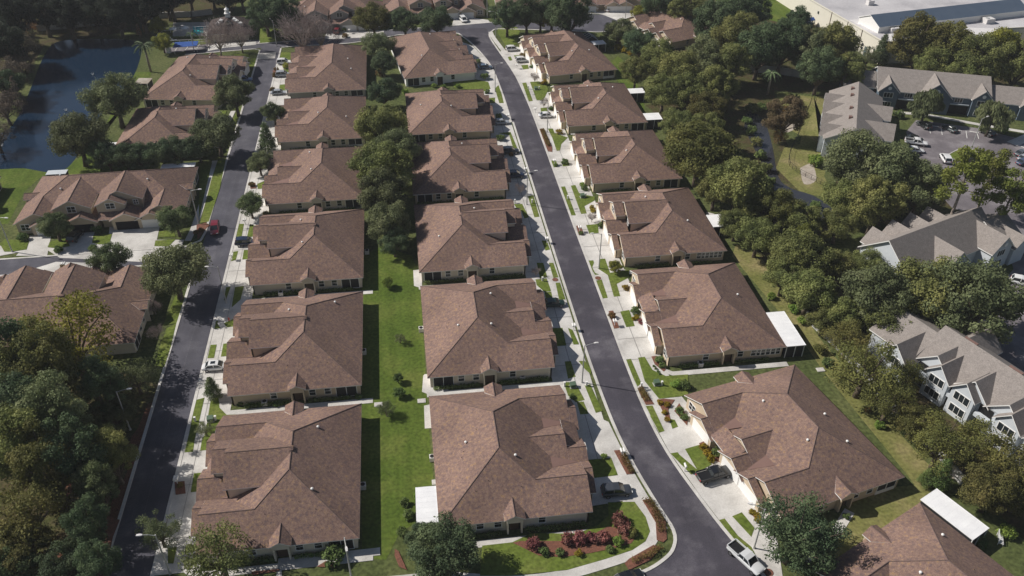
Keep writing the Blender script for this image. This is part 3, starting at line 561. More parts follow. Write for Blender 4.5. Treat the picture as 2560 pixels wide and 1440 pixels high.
for i, y in enumerate(YB): townhouse('%s brown-roofed townhouse of the row along the narrow left street' % ORD[i], -10.65, y, 0, True, kB[i], 27.3 if i < 5 else 36.1, wB[i], () if i not in (4, 5) else ('knee',))
kC = ['S3','S3','T','T','T','S4']; wC = [CW, CW, CW, TW, TW, M['white']]
for i, y in enumerate(YB[:5]): townhouse('%s brown-roofed townhouse of the middle row, beside the central lawn' % ORD[i], .6, y+.35, 0, False, kC[i], 27.3, wC[i])
townhouse('farthest brown-roofed townhouse of the middle row, white-walled, at the cross street', .75, 243.3, radians(7.5), False, 'S4', 36.1, M['white'])
kD = ['S3','S3','T','T','T']; wD = [TW, TW, TW, YW, YW]
townhouse('nearest full townhouse right of the curving street, black pickup on its driveway', 71.75, 77.3, radians(13.2), True, 'S3', 27.6, TW, ('knee',))
for i in range(1, 5): townhouse('%s brown-roofed townhouse of the row right of the curving street' % ORD[i], 66.0, YB[i]+.5, 0, True, kD[i], 27.4, wD[i], ('bay',) if i in (1, 2) else ())
townhouse('farthest brown-roofed townhouse of the right row, two white cars on its driveways', 66.7, 243.2, radians(7.2), True, 'T5', 34.6, YW, ('knee',))
townhouse('townhouse roof cut off by the bottom right corner, long white patio cover behind it', 82.9, 47.5, radians(24.7), True, 'S3', 27.4, TW)
townhouse('tan two-storey townhouse facing the side street, open garages and dormer windows', -51.4, 193.3, radians(91.2), True, 'T5', 36.4, TW, ('open',))
townhouse('townhouse beyond the left edge, casting its shadow on the pond lawn', -97.6, 193.6, radians(91), True, 'T5', 36.4, TW)
townhouse('townhouse seen from behind, below the left side street, yellow-green tree before it', -51.7, 125.0, radians(90.5), False, 'T5', 36.4, CW)
townhouse('brown-roofed townhouse beside the pond, left of the street\'s far end', -74.4, 236.8, radians(-8.0), False, 'T5', 33.0, CW)
townhouse('townhouse by the pond with its near side behind a dark tree row', -74.6, 203.3, radians(-1.0), False, 'T', 27.0, CW)
townhouse('grey two-storey townhouse beyond the cross street, red car before its garage', -4.5, 318.8, radians(90), True, 'T5', 36.4, GW)
townhouse('tan townhouse beyond the cross street, white van on its driveway', 31.8, 328.0, radians(91.5), True, 'T5', 36.4, TW)
townhouse('townhouse cut by the top edge, its white side wall beside a pole', 36.2, 304.5, radians(-3), False, 'S3', 27.4, M['white'])
townhouse('townhouse cut by the top edge with white garages on the turning circle', 94.0, 327.5, radians(84), True, 'S4', 36.1, TW)
townhouse('hip-roofed townhouse half hidden by trees right of the turning circle', 111.0, 272.0, radians(20), True, 'S3', 27.4, TW)
# ------------------------------------------------------------ flats, clubhouse, store, walls
def gabled(name, label, cat, p0, p1, hw, ev, rg, roofm, wallm, gables, wins=(), over=.5, group=None, hips=False):
    """ridge p0->p1 (plan), half width hw, eave and ridge heights; gables: (side, t, half width, projection, peak, eave)"""
    d = Vector((p1[0]-p0[0], p1[1]-p0[1])); L = d.length; a = atan2(d.y, d.x)
    r = thing(name, label, cat, (p0[0], p0[1], 0), a, group); rf = MB(); wl = MB(); k = (rg-ev)/hw
    for s in (1, -1): rf.slab([(-over,0,rg),(L+over,0,rg),(L+over,s*(hw+over),ev-k*over),(-over,s*(hw+over),ev-k*over)], .22)
    wl.box(0, L, -hw, hw, 0, ev-.05)
    for x in (0.003, L-.303):
        i = len(wl.v)
        for dx in (0, .3): wl.v.extend([(x+dx,-hw,ev-.06),(x+dx,hw,ev-.06),(x+dx,0,rg-.25)])
        wl.f += [(i,i+1,i+2),(i+3,i+4,i+5),(i,i+1,i+4,i+3),(i+1,i+2,i+5,i+4),(i+2,i,i+3,i+5)]; wl.m += [0]*5
    for s, t, h, pr, pk, ge in gables:
        x = t*L; kk = (pk-ge)/h; yi = 0.2*s
        for dx in (1, -1): rf.slab([(x,yi,pk),(x,s*(hw+pr+.4),pk),(x+dx*(h+.4),s*(hw+pr+.4),ge-kk*.4),(x+dx*(h+.4),yi,ge-kk*.4)], .2)
        y0, y1 = sorted((s*(hw-.5), s*(hw+pr))); wl.box(x-h, x+h, y0, y1, 0, ge-.02); i = len(wl.v)
        for y in (s*(hw+pr)-.003*s, s*(hw+pr-.3)): wl.v.extend([(x-h,y,ge-.03),(x+h,y,ge-.03),(x,y,pk-.24)])
        wl.f += [(i,i+1,i+2),(i+3,i+4,i+5),(i,i+1,i+4,i+3),(i+1,i+2,i+5,i+4),(i+2,i,i+3,i+5)]; wl.m += [0]*5
    rf.obj('roof', [roofm, M['white']], r); wl.obj('wall', [wallm], r)
    for s, t, wd, z0, z1, off in wins:
        x = t*L; y = s*(hw+off); f = MB()
        for b in ((x-wd/2-.12, x-wd/2, z0-.12, z1+.12), (x+wd/2, x+wd/2+.12, z0-.12, z1+.12), (x-wd/2, x+wd/2, z0-.12, z0), (x-wd/2, x+wd/2, z1, z1+.12), (x-wd/6-.04, x-wd/6+.04, z0, z1), (x+wd/6-.04, x+wd/6+.04, z0, z1)):
            f.box(b[0], b[1], min(y, y+s*.08), max(y, y+s*.08), b[2], b[3])
        fr = f.obj('window', M['white'], r); b_ = MB(); b_.box(x-wd/2, x+wd/2, min(y, y+s*.04), max(y, y+s*.04), z0, z1); b_.obj('pane', M['glass'], fr)
    return r, L
def disc(par, c, n, rad, name, m):
    b_ = MB(); b_.tube(Vector(c)-Vector(n)*.02, Vector(c)+Vector(n)*.06, rad, n=20); return b_.obj(name, m, par)
def add(par, name, m, *boxes):
    b_ = MB()
    for q_ in boxes: b_.box(*q_)
    return b_.obj(name, m, par)
# north flats
r, L = gabled('apartment_block', 'blue two-storey apartment block with grey roof and three front gables', 'apartments', (139.6,220.6), (167.6,209.8), 7.6, 5.4, 9.2, M['greyshingle'], M['blue'],
  [(-1,.09,2.6,1.2,8.0,5.5),(-1,.51,4.2,1.6,9.0,5.3),(-1,.93,2.6,1.2,8.0,5.5)],
  [(-1,.09,2.4,3.5,4.9,1.2),(-1,.09,2.4,.7,2.1,1.2),(-1,.93,2.6,3.5,4.9,1.2),(-1,.93,2.6,.7,2.1,1.2),(-1,.28,2.0,3.5,4.8,0),(-1,.73,2.0,3.5,4.8,0)])
for t, rad, z, o in ((.09,.5,6.2,1.2),(.51,.85,6.4,1.6),(.93,.5,6.2,1.2)): disc(r, (t*L,-(7.6+o),z), (0,-1,0), rad, 'round_louvre', M['white'])
add(r, 'breezeway_shade', M['dark'], (.19*L,.37*L,-7.75,-7.5,.1,2.9)); add(r, 'breezeway_shade', M['dark'], (.66*L,.83*L,-7.75,-7.5,.1,2.9))  # passage shade painted as near-black blocks on a solid wall
add(r, 'balcony', M['paleblue'], (.19*L,.37*L,-8.3,-7.75,2.9,3.2)); add(r, 'balcony', M['paleblue'], (.66*L,.83*L,-8.3,-7.75,2.9,3.2))
gabled('apartment_wing', 'lower grey-roofed wing on the right end of the blue apartment block', 'apartments', (168.3,208.3), (179.5,204.0), 6.0, 4.6, 7.2, M['greyshingle'], M['blue'], [(-1,.75,1.9,1.0,6.4,4.5)])
gabled('apartment_wing', 'lower grey-roofed wing on the left end of the blue apartment block', 'apartments', (131.5,224.6), (139.2,221.5), 5.6, 4.8, 7.4, M['greyshingle'], M['blue'], [])
r, L = gabled('apartment_block', 'grey-roofed apartment block standing end-on at the left of the parking lot', 'apartments', (128.3,210.5), (113.4,181.8), 6.8, 5.4, 9.0, M['greyshingle'], M['paleblue'],
  [(-1,.22,2.0,1.2,7.4,5.2),(-1,.40,2.0,1.2,7.4,5.2),(-1,.66,2.0,1.2,7.4,5.2),(-1,.86,2.0,1.2,7.4,5.2),(1,.35,3.0,2.2,7.6,5.2),(1,.72,3.6,2.8,7.9,5.0)], [(-1,.3,1.6,3.4,4.8,0),(-1,.5,1.6,3.4,4.8,0),(-1,.76,1.6,3.4,4.8,0)])
for t in (.12,.27,.55,.75): add(r, 'skylight', M['cricket'], (t*L-.5,t*L+.5,-1.9,-1.1,8.1,8.75))
r, L = gabled('apartment_block', 'grey-roofed apartment block at the right edge behind two broad oaks', 'apartments', (95.6,130.7), (121.2,140.6), 6.0, 4.8, 9.6, M['greyshingle'], M['paleblue'],
  [(1,.16,2.4,1.4,7.3,4.8),(1,.38,2.4,1.4,7.3,4.8),(1,.58,2.6,1.4,7.5,4.8),(-1,.42,3.4,2.5,8.2,5.2),(-1,.9,3.2,3.2,8.2,5.2),(1,.78,2.6,1.4,7.5,4.8)], [(-1,.9,2.2,3.4,4.8,3.2),(-1,.9,2.2,.8,2.2,3.2)])
disc(r, (.9*L,-9.6,6.3), (0,-1,0), .5, 'round_louvre', M['white'])
gabled('apartment_wing', 'darker gabled wing on the right end of the block behind the oaks', 'apartments', (121.5,137.8), (127.5,140.1), 5.6, 4.6, 7.8, M['greyshingle'], M['paleblue'], [(-1,.6,2.2,1.4,6.8,4.6)])
r, L = gabled('apartment_block', 'white-sided apartment block at the right edge with tall gables and paned windows', 'apartments', (91.94,103.33), (102.74,75.43), 6.0, 5.5, 9.3, M['greyshingle'], M['paleblue'],
  [(-1,3.8/30,3.2,.5,8.3,5.4),(-1,11.2/30,3.2,.5,8.3,5.4),(-1,17.4/30,3.2,.5,8.3,5.4),(-1,25/30,3.2,.5,8.3,5.4),(-1,5.6/30,2.1,1.7,7.9,5.7),(-1,10.6/30,2.1,1.7,7.9,5.7),(-1,18.8/30,2.1,1.7,7.9,5.7),(-1,24/30,2.1,1.7,7.9,5.7),(1,3/30,3.0,2.2,8.0,5.2),(1,16/30,3.0,2.2,8.0,5.2)],
  [(-1,s/30,2.7,z,z+1.5,1.7) for s in (5.6,10.6,18.8,24) for z in (.9,3.6)])
for s in (2.2, 8.1, 14.4): add(r, 'balcony_shade', M['dark'], (s-1.2,s+1.2,-6.62,-6.52,.3,2.6)); add(r, 'balcony_shade', M['dark'], (s-1.2,s+1.2,-6.62,-6.52,3.3,5.0)); add(r, 'balcony', M['paleblue'], (s-1.25,s+1.25,-7.5,-6.62,2.7,3.4))  # no hollow behind the balconies: their shade is near-black slab colour
for s in (4.5, 13, 21): add(r, 'skylight', M['cricket'], (s-1.2,s+1.2,.15,.65,9.05,9.32))
r, L = gabled('apartment_wing', 'lower shaded wing at the upper end of the white-sided block', 'apartments', (87.4,111.2), (90.5,103.2), 5.6, 5.2, 8.1, M['greyshingle'], M['paleblue'], [(-1,.8,2.6,2.4,7.6,5.0)], [(-1,.8,2.4,3.3,4.7,2.4)])
# store
st = thing('warehouse', 'large white flat-roofed store at the top right', 'store', (153.9,244.8,0))
FP = [(0,0),(46,.2),(46,7.5),(60,8),(60,0.6),(150,4),(150,105),(-10,105),(-10,98),(-5.2,46.5)]
for nm, z0, z1, m_ in (('wall', 0, 7.2, M['creamwall']),):
    b_ = MB(); n_ = len(FP)
    for k in range(n_):
        a, c = FP[k], FP[(k+1) % n_]; b_.poly([(a[0],a[1],0),(c[0],c[1],0),(c[0],c[1],7.4),(a[0],a[1],7.4)])
        e = offset([a, c], .35); b_.poly([(a[0],a[1],7.4),(c[0],c[1],7.4),(e[1][0],e[1][1],7.4),(e[0][0],e[0][1],7.4)])
    b_.obj('wall', m_, st)
sr = Sheet(7.1, .2); sr.add(FP); o = sr.mb.obj('flat_roof', M['greyroof'], st)
sr = Sheet(7.14, .03); sr.add([(1,1),(45,1),(45,8),(20,14),(8,16)]); sr.add([(61,2),(149,5),(149,30),(61,20)]); sr.add([(0,17),(8,17),(4,23),(-1,22)]); sr.add([(30,52),(55,48),(56,54),(32,58)]); sr.mb.obj('pale_roof_sheet', M['ltroof'], st)
b_ = MB(); a = (1.5,13.5); c = (62,24.5); dx = Vector((c[0]-a[0], c[1]-a[1])).normalized(); nx = Vector((-dx.y, dx.x))
P2 = lambda t, s, z: tuple((Vector(a)+dx*t+nx*s).to_3d()+Vector((0,0,z)))
Lb = 61
for s in (1, -1): b_.slab([P2(-.3,0,11.6),P2(Lb+.3,0,11.6),P2(Lb+.3,s*5.6,9.2),P2(-.3,s*5.6,9.2)], .2)
b_.obj('blue_roof', [M['bluemetal'], M['white']], st); b_ = MB()
for t in (0, Lb-.3): b_.poly([P2(t,-5.2,7),P2(t,5.2,7),P2(t,5.2,9.3),P2(t,0,11.45),P2(t,-5.2,9.3)])
for s in (1, -1): b_.poly([P2(0,s*5.2,7),P2(Lb,s*5.2,7),P2(Lb,s*5.2,9.3),P2(0,s*5.2,9.3)])
b_.obj('clerestory_wall', M['white'], st)
for k in range(4): add(st, 'window', M['glass'], (-5.0+1.05*k*0-.12+(-.12)*0,-4.7,0,0,0,0)) if False else None
def wwall(y, w_, z0, z1, nm, m_):
    x = -5.2*y/46.5; b_ = MB(); b_.box(x-.14, x+.1, y-w_/2, y+w_/2, z0, z1); b_.obj(nm, m_, st)
for y, z in ((3.2,1.6),(5.8,1.6),(3.2,2.9),(5.8,2.9),(38,4.2),(9.6,2.6),(9.6,1.4)): wwall(y, .9, z, z+.9, 'window', M['glass'])
wwall(7.6, 1.3, .05, 3.0, 'door', M['blue'])
for y in (1.6, 11.5, 20, 30): wwall(y, .25, .1, 7.3, 'downpipe', M['bark'])
for i, (x, y, s) in enumerate(((8,9,1.5),(18,7.5,1.5),(45,14,1.6),(64,11,1.6),(70,25,1.5),(38,62,1.4),(14,37,1.1),(24,47,1.2),(80,60,1.5),(22,70,1.3))):
    u = thing('rooftop_unit', 'boxy white cooling unit on the store roof', 'cooling unit', (153.9+x, 244.8+y, 7.11), .1, 'cooling units on the store roof')
    b_ = MB(); b_.box(-s,s,-s*.8,s*.8,.25,1.6); b_.box(-s*1.05,s*1.05,-s*.85,s*.85,0,.25); b_.obj('housing', M['ltroof'], u)
    b_ = MB(); b_.tube((-s*.4,0,1.6),(-s*.4,0,1.75),s*.4,n=14); b_.box(s*.5,s*1.3,-s*.5,s*.5,.5,1.3); b_.obj('fan_hood', M['metal'], u)
yd = thing('school_building', 'cream annex with a dark arched doorway beside the play lawn', 'building', (127,316,0))
b_ = MB(); b_.box(0,14,0,12,0,7.5); b_.box(-6,0,4,14,0,6); b_.obj('wall', M['creamwall'], yd); add(yd, 'roof', M['ltroof'], (-.2,14.2,-.2,12.2,7.5,7.8), (-6.2,-.2,3.8,14.2,6,6.3)); add(yd, 'doorway', M['dark'], (7.5,10.5,-.15,.1,.05,3.6))
S = Sheet(.02,.015); S.add([(122,318),(146,314),(151,286),(139,286),(128,298)]); S.done('play_lawn', M['lawn'])
# clubhouse
cl = thing('clubhouse', 'dark hip-roofed clubhouse with a white cupola', 'clubhouse', (-63.4,289.4,0), radians(4))
b_ = MB(); W, D, e, rz_ = 12.6, 14.5, 2.9, 6.4
c = (W/2, D/2)
for q_ in ([(-.6,-.6),(W+.6,-.6)],[(W+.6,-.6),(W+.6,D+.6)],[(W+.6,D+.6),(-.6,D+.6)],[(-.6,D+.6),(-.6,-.6)]):
    b_.slab([(q_[0][0],q_[0][1],e),(q_[1][0],q_[1][1],e),(c[0],c[1],rz_)], .2)
b_.obj('roof', [M['darkshingle'], M['white']], cl); add(cl, 'wall', M['cream'], (0,W,0,D,0,3.05))
b_ = MB(); b_.box(c[0]-1.1,c[0]+1.1,c[1]-3.9,c[1]-2.4,3.9,5.3); b_.obj('dormer', M['cream'], cl)
b_ = MB(); b_.slab([(c[0],c[1]-4.3,6.2),(c[0],c[1]-1.3,6.2),(c[0]-1.4,c[1]-1.3,5.2),(c[0]-1.4,c[1]-4.3,5.2)],.15); b_.slab([(c[0],c[1]-4.3,6.2),(c[0],c[1]-1.3,6.2),(c[0]+1.4,c[1]-1.3,5.2),(c[0]+1.4,c[1]-4.3,5.2)],.15); b_.obj('dormer_roof', [M['darkshingle'], M['white']], cl)
cu = MB(); cu.box(c[0]-.8,c[0]+.8,c[1]-.8,c[1]+.8,5.6,7.2); cu.box(c[0]-1.0,c[0]+1.0,c[1]-1.0,c[1]+1.0,7.2,7.4); cu.tube((c[0],c[1],7.4),(c[0],c[1],8.6),.75,.62,12); cu.tube((c[0],c[1],8.6),(c[0],c[1],9.2),.9,.25,12); cu.tube((c[0],c[1],9.2),(c[0],c[1],9.9),.12,.04,8)
cu.obj('cupola', M['white'], cl)
for k, (x, y, z) in enumerate(((-2.2,-2.4,5.1),(-3.2,-3.5,4.6),(2.2,-2.0,5.2),(3.0,-2.8,4.8),(4.2,-3.9,4.3))):
    b_ = MB(); b_.box(c[0]+x-.55,c[0]+x+.55,c[1]+y-.5,c[1]+y+.5,z-.6,z+.75); b_.slab([(c[0]+x-.7,c[1]+y-.65,z+.8),(c[0]+x+.7,c[1]+y-.65,z+.8),(c[0]+x,c[1]+y+.2,z+1.3)], .08); b_.obj('white_dormer', [M['white'],M['white']], cl)
# pool and screen
S = Sheet(.075,.02); S.add([(-72.11,306.48),(-68.52,306.66),(-67.40,299.03),(-70.47,297.70)]); S.done('pool_water', M['pool'])
en = thing('pool_enclosure', 'white framed screen enclosure round the swimming pool', 'enclosure', (-71,291,0)); b_ = MB()
x0, x1, y0, y1 = -10.5, 6.6, -3.0, 10.0
for x in [x0+(x1-x0)*k/6 for k in range(7)]:
    for y in (y0, y1): b_.box(x-.06,x+.06,y-.06,y+.06,.06,1.7)
for y in (y0, y1): b_.box(x0,x1,y-.05,y+.05,1.7,1.8); b_.box(x0,x1,y-.04,y+.04,.85,.92)
for x in (x0, x1): b_.box(x-.05,x+.05,y0,y1,1.701,1.801); b_.box(x-.04,x+.04,y0,y1,.851,.921)
b_.obj('frame', M['white'], en)
for i, (u, v) in enumerate(((-77,298.5),(-73,299.2))):
    p = thing('pool_umbrella', ['white round umbrella at the far left of the pool','white umbrella nearer the middle of the pool\'s far edge'][i], 'umbrella', (u,v,.06)); b_ = MB(); b_.tube((0,0,0),(0,0,2.3),.04); b_.obj('pole', M['white'], p); b_ = MB(); b_.tube((0,0,2.1),(0,0,2.7),1.4,.05,10); b_.obj('canopy', M['white'], p)
for i, (u, v) in enumerate(((-78.5,292),(-77,293.5),(-79,294.5),(-75.8,292.2))):
    p = thing('lounge_chair', 'white lounge chair on the pool deck', 'chair', (u,v,.06), i*.7, 'lounge chairs beside the pool'); b_ = MB(); b_.box(-.3,.3,-.9,.5,.28,.36); b_.obj('seat', M['white'], p); b_ = MB(); b_.slab([(-.3,.5,.36),(.3,.5,.36),(.3,1.0,.85),(-.3,1.0,.85)],.06); b_.obj('backrest', [M['white'],M['white']], p)
    for sx in (-.26,.26):
        for sy in (-.8,.4): b_ = MB(); b_.box(sx-.03,sx+.03,sy-.03,sy+.03,0,.28); b_.obj('leg', M['white'], p)
gz = thing('court_cover', 'bright blue awning beside a white tank near the pond', 'awning', (-73.5,279.5,0)); b_ = MB(); b_.slab([(0,0,2.3),(7.5,.8,2.3),(7.5,4.6,2.6),(0,4.2,2.6)], .1); b_.obj('cover', [M['bluefab'],M['bluefab']], gz); b_ = MB()
for x, y in ((.2,.2),(7.2,1),(7.2,4.3),(.2,4)): b_.tube((x,y,0),(x,y,2.4),.05)
b_.obj('post', M['white'], gz)
tk = thing('water_tank', 'small white tank next to the blue awning', 'tank', (-75.5,281.5,0)); b_ = MB(); b_.tube((0,0,0),(0,0,1.4),.8,n=14); b_.tube((0,0,1.4),(0,0,1.8),.8,.3,14); b_.obj('shell', M['white'], tk)
S = Sheet(.05,.03); S.add([(-77.79,285.58),(-50.90,290.49),(-47.14,290.07),(-46.56,286.22),(-76.89,280.86)]); S.done('bay_paving', M['lotasphalt'])
P2_ = Sheet(.066,.01)
for x in range(1600, 2260, 82): P2_.add([g_ for g_ in ((-74+(x-1600)*.0405,282.6+(x-1600)*.0053),(-73.85+(x-1600)*.0405,282.6+(x-1600)*.0053),(-73.4+(x-1600)*.0405,287.6+(x-1600)*.0053),(-73.55+(x-1600)*.0405,287.6+(x-1600)*.0053))])
P2_.done('bay_markings', M['paint'])
# walls and fences
def wallrun(name, label, pts, h, t, m, group=None, posts=0):
    o = thing(name, label, 'wall' if 'wall' in name else 'fence', (pts[0][0], pts[0][1], 0), 0, group); b_ = MB(); cp_ = MB(); pb = []
    for a, c in zip(pts[:-1], pts[1:]):
        A = Vector((a[0]-pts[0][0], a[1]-pts[0][1])); C = Vector((c[0]-pts[0][0], c[1]-pts[0][1])); d = (C-A).normalized(); n = Vector((-d.y, d.x))*t/2
        for z0, z1, k, B in ((0, h, 1, b_), (h, h+.1, 1.6, cp_)):
            i = len(B.v); B.v += [(*(A+n*k), z0), (*(C+n*k), z0), (*(C-n*k), z0), (*(A-n*k), z0), (*(A+n*k), z1), (*(C+n*k), z1), (*(C-n*k), z1), (*(A-n*k), z1)]
            for f in ((0,3,2,1),(4,5,6,7),(0,1,5,4),(1,2,6,5),(2,3,7,6),(3,0,4,7)): B.f.append(tuple(i+q_ for q_ in f)); B.m.append(0)
        nn = max(1, int((C-A).length/4))
        for q_ in range(nn+1): pb.append(A+(C-A)*q_/nn)
    b_.obj('panel', m, o); cp_.obj('coping', m, o)
    for p in pb[::1]: x = MB(); x.box(p.x-t, p.x+t, p.y-t, p.y+t, 0, h+.2); x.obj('post', m, o)
    return o
wallrun('boundary_wall', 'long pale wall beyond the pond, at the foot of the dark woods', [(-124.51,307.70),(-113.79,309.79),(-103.56,312.01),(-93.32,315.17),(-87.48,317.14),(-74.20,317.43),(-67.42,319.37)], 1.9, .18, M['wallwhite'])
wallrun('boundary_wall', 'weathered white wall overgrown by bushes right of the right row\'s back lawns', [(74.76,119.27),(75.63,114.82),(77.07,109.32),(77.68,102.57),(78.25,96.27),(79.22,89.85),(80.76,83.78),(81.53,76.97)], 1.8, .2, M['wallwhite'])
wallrun('boundary_fence', 'pale fence between dark woods and the brown clearing', [(100.62,244.69),(110.56,242.86),(118.68,239.91),(125.17,235.87)], 2.2, .12, M['wallwhite'])
fn = thing('chain_fence', 'black wire fence curving along the creek bank lawn', 'fence', (0,0,0)); b_ = MB(); ms = MB()
for run in ([(125.03,230.76),(123.82,226.85),(118.37,216.51),(112.04,206.74),(106.37,197.10),(101.82,190.37),(99.22,186.04),(97.10,180.70),(98.01,176.28),(100.28,171.82),(101.44,168.63)],):
    run = smooth(run, 3)
    for k, (a, c) in enumerate(zip(run[:-1], run[1:])):
        b_.tube((*a,0),(*a,1.35),.05,n=6); [b_.tube((*a,z),(*c,z),t_,n=5) for z, t_ in ((1.3,.035),(.9,.012),(.5,.012),(.1,.02))]
b_.obj('rail', M['black'], fn); 
# patio covers behind houses
def patio(label, x, y, w_, d, rz=0, h=2.55, m='whiteroof'):
    o = thing('patio_cover', label, 'patio cover', (x, y, 0), rz); b_ = MB(); b_.box(0, w_, 0, d, h, h+.14); n_ = max(3, int(d/.9))
    for k in range(n_+1): y = .03+(d-.06)*k/n_; b_.box(.0, w_, y-.03, y+.03, h+.141, h+.153)
    b_.box(w_+.002, w_+.10, -.02, d+.02, h-.02, h+.16); b_.obj('roof_panel', M[m], o)
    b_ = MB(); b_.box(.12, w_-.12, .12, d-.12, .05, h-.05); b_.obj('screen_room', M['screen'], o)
    for px, py in ((w_-.15,.08),(w_-.15,d-.08),(w_/2,.08),(.1,.08)): b_ = MB(); b_.box(px-.06,px+.06,py-.06,py+.06,0,h); b_.obj('post', M['white'], o)
    return o
patio('white ribbed patio cover behind the second nearest house of the right row', 66.0, 109.0, 3.6, 10.2, 0, 2.6)
patio('large plain white patio cover at the bottom left corner of the middle row\'s nearest house', -2.6, 78.0, 3.3, 6.8, radians(-1), 2.5)
patio('long white patio cover behind the cut-off roof at bottom right', 71.9, 72.6, 3.9, 12.0, radians(180+24.7+27), 2.6) if False else patio('long white patio cover behind the cut-off roof at bottom right', 75.4, 65.1, 3.8, 8.6, radians(24.7), 2.6)
patio('small white patio cover with dark sides at the fourth right-row house\'s near back corner', 66.0, 206.2, 4.4, 4.4, 0, 2.6)
patio('small white patio cover near the far back corner of the fourth house on the right', 66.0, 224.5, 4.4, 3.6, 0, 2.6)
patio('white patio cover beside the glazed porch, behind the farthest right-row house', 63.0, 265.0, 5.2, 3.6, radians(7), 2.6)
patio('white patio slab roof half hidden in trees behind the third right-row house', 66.2, 150.5, 3.5, 5.2, 0, 2.5)
patio('pale patio cover behind the tan house facing the side street', -87.5, 193.6, 4.6, 2.2, 0, 2.4, 'paleblue')
patio('white slatted pergola behind the tan house, at its street end', -60.5, 193.3, 8.0, 2.2, 0, 2.6)
patio('white patio roof at the pond house hidden by the dark tree row', -78.0, 205.0, 3.4, 4.6, 0, 2.5)
patio('pale hipped shelter on the pond lawn beside the farther pond house', -79.4, 250.5, 4.0, 4.2, radians(-8), 2.0, 'sand')
cg = thing('glazed_porch', 'white framed glass porch behind the farthest right-row house', 'porch', (62.2,270.5,0), radians(7)); b_ = MB()
for k in range(4):
    x = k*1.5; b_.tube((0,x,0),(0,x,2.6),.06,n=6); b_.tube((4.4,x,0),(4.4,x,2.2),.06,n=6); b_.tube((0,x,2.6),(2.2,x,3.6),.06,n=6); b_.tube((2.2,x,3.6),(4.4,x,2.2),.06,n=6)
for x, z in ((0,2.6),(2.2,3.6),(4.4,2.2)): b_.tube((x,0,z),(x,4.5,z),.06,n=6)
b_.obj('frame', M['white'], cg); b_ = MB(); b_.slab([(0.05,.05,2.5),(2.2,.05,3.5),(2.2,4.45,3.5),(.05,4.45,2.5)],.03); b_.slab([(4.35,.05,2.1),(2.2,.05,3.5),(2.2,4.45,3.5),(4.35,4.45,2.1)],.03); b_.box(.1,4.3,.1,4.4,.1,2.05); b_.obj('glazing', [M['screen'],M['screen']], cg)
# ------------------------------------------------------------ trees: one prototype mesh per kind, seed and foliage colour
def leafmesh(name, cl, nleaf, size, seed, m, flat=.55, tang=True, long=1.0, droop=0.0):
    """cl: (centre, radius) clumps; small leaf sprays spread through each clump"""
    rr = random.Random(seed); b = MB(); tot = sum(r**2 for _, r in cl)
    for c, r in cl:
        n = max(4, int(nleaf*r*r/tot))
        for _ in range(n):
            d = Vector((rr.gauss(0,1), rr.gauss(0,1), rr.gauss(0,1))).normalized(); rad = r*(rr.random()**.28)*(1+.12*rr.gauss(0,1))
            p = c+Vector((d.x*rad, d.y*rad, d.z*rad*.8)); nn = (d+Vector((rr.gauss(0,flat), rr.gauss(0,flat), rr.gauss(0,flat)+.25))).normalized()
            u = nn.orthogonal().normalized(); a = rr.random()*6.283; v = nn.cross(u); u, v = u*cos(a)+v*sin(a), v*cos(a)-u*sin(a)
            if droop: u = (u*(1-droop)+Vector((d.x*.3,d.y*.3,-1))*droop).normalized(); v = u.cross(nn).normalized()
            s = size*(.6+.8*rr.random()); i = len(b.v)
            b.v += [tuple(p-u*s*long), tuple(p+v*s*.6), tuple(p+u*s*long*.9), tuple(p-v*s*.5)]; b.f.append((i,i+1,i+2,i+3)); b.m.append(0)
    return b.mesh(name, m, fix=False)
def trunkmesh(name, tips, h0, r0, m, seed, splits=5, top=None):
    rr = random.Random(seed); b = MB(); p = Vector((0,0,-.02)); knee = Vector((rr.uniform(-.04,.04), rr.uniform(-.04,.04), h0))
    b.tube(p, knee, r0*1.25, r0*.8, 8)
    if top: b.tube(knee, top, r0*.8, r0*.25, 7)
    for t in tips:
        base = knee if not top else knee.lerp(top, min(.95, max(0.05, (t.z-h0)/(top.z-h0+.001)*.75)))
        mid = base.lerp(t, .55)+Vector((rr.uniform(-.06,.06), rr.uniform(-.06,.06), rr.uniform(0,.08)))
        b.tube(base, mid, r0*.42, r0*.25, 5, cap=False); b.tube(mid, t, r0*.25, r0*.08, 5, cap=False)
    return b.mesh(name, m, smooth=True)
PROTO = {}
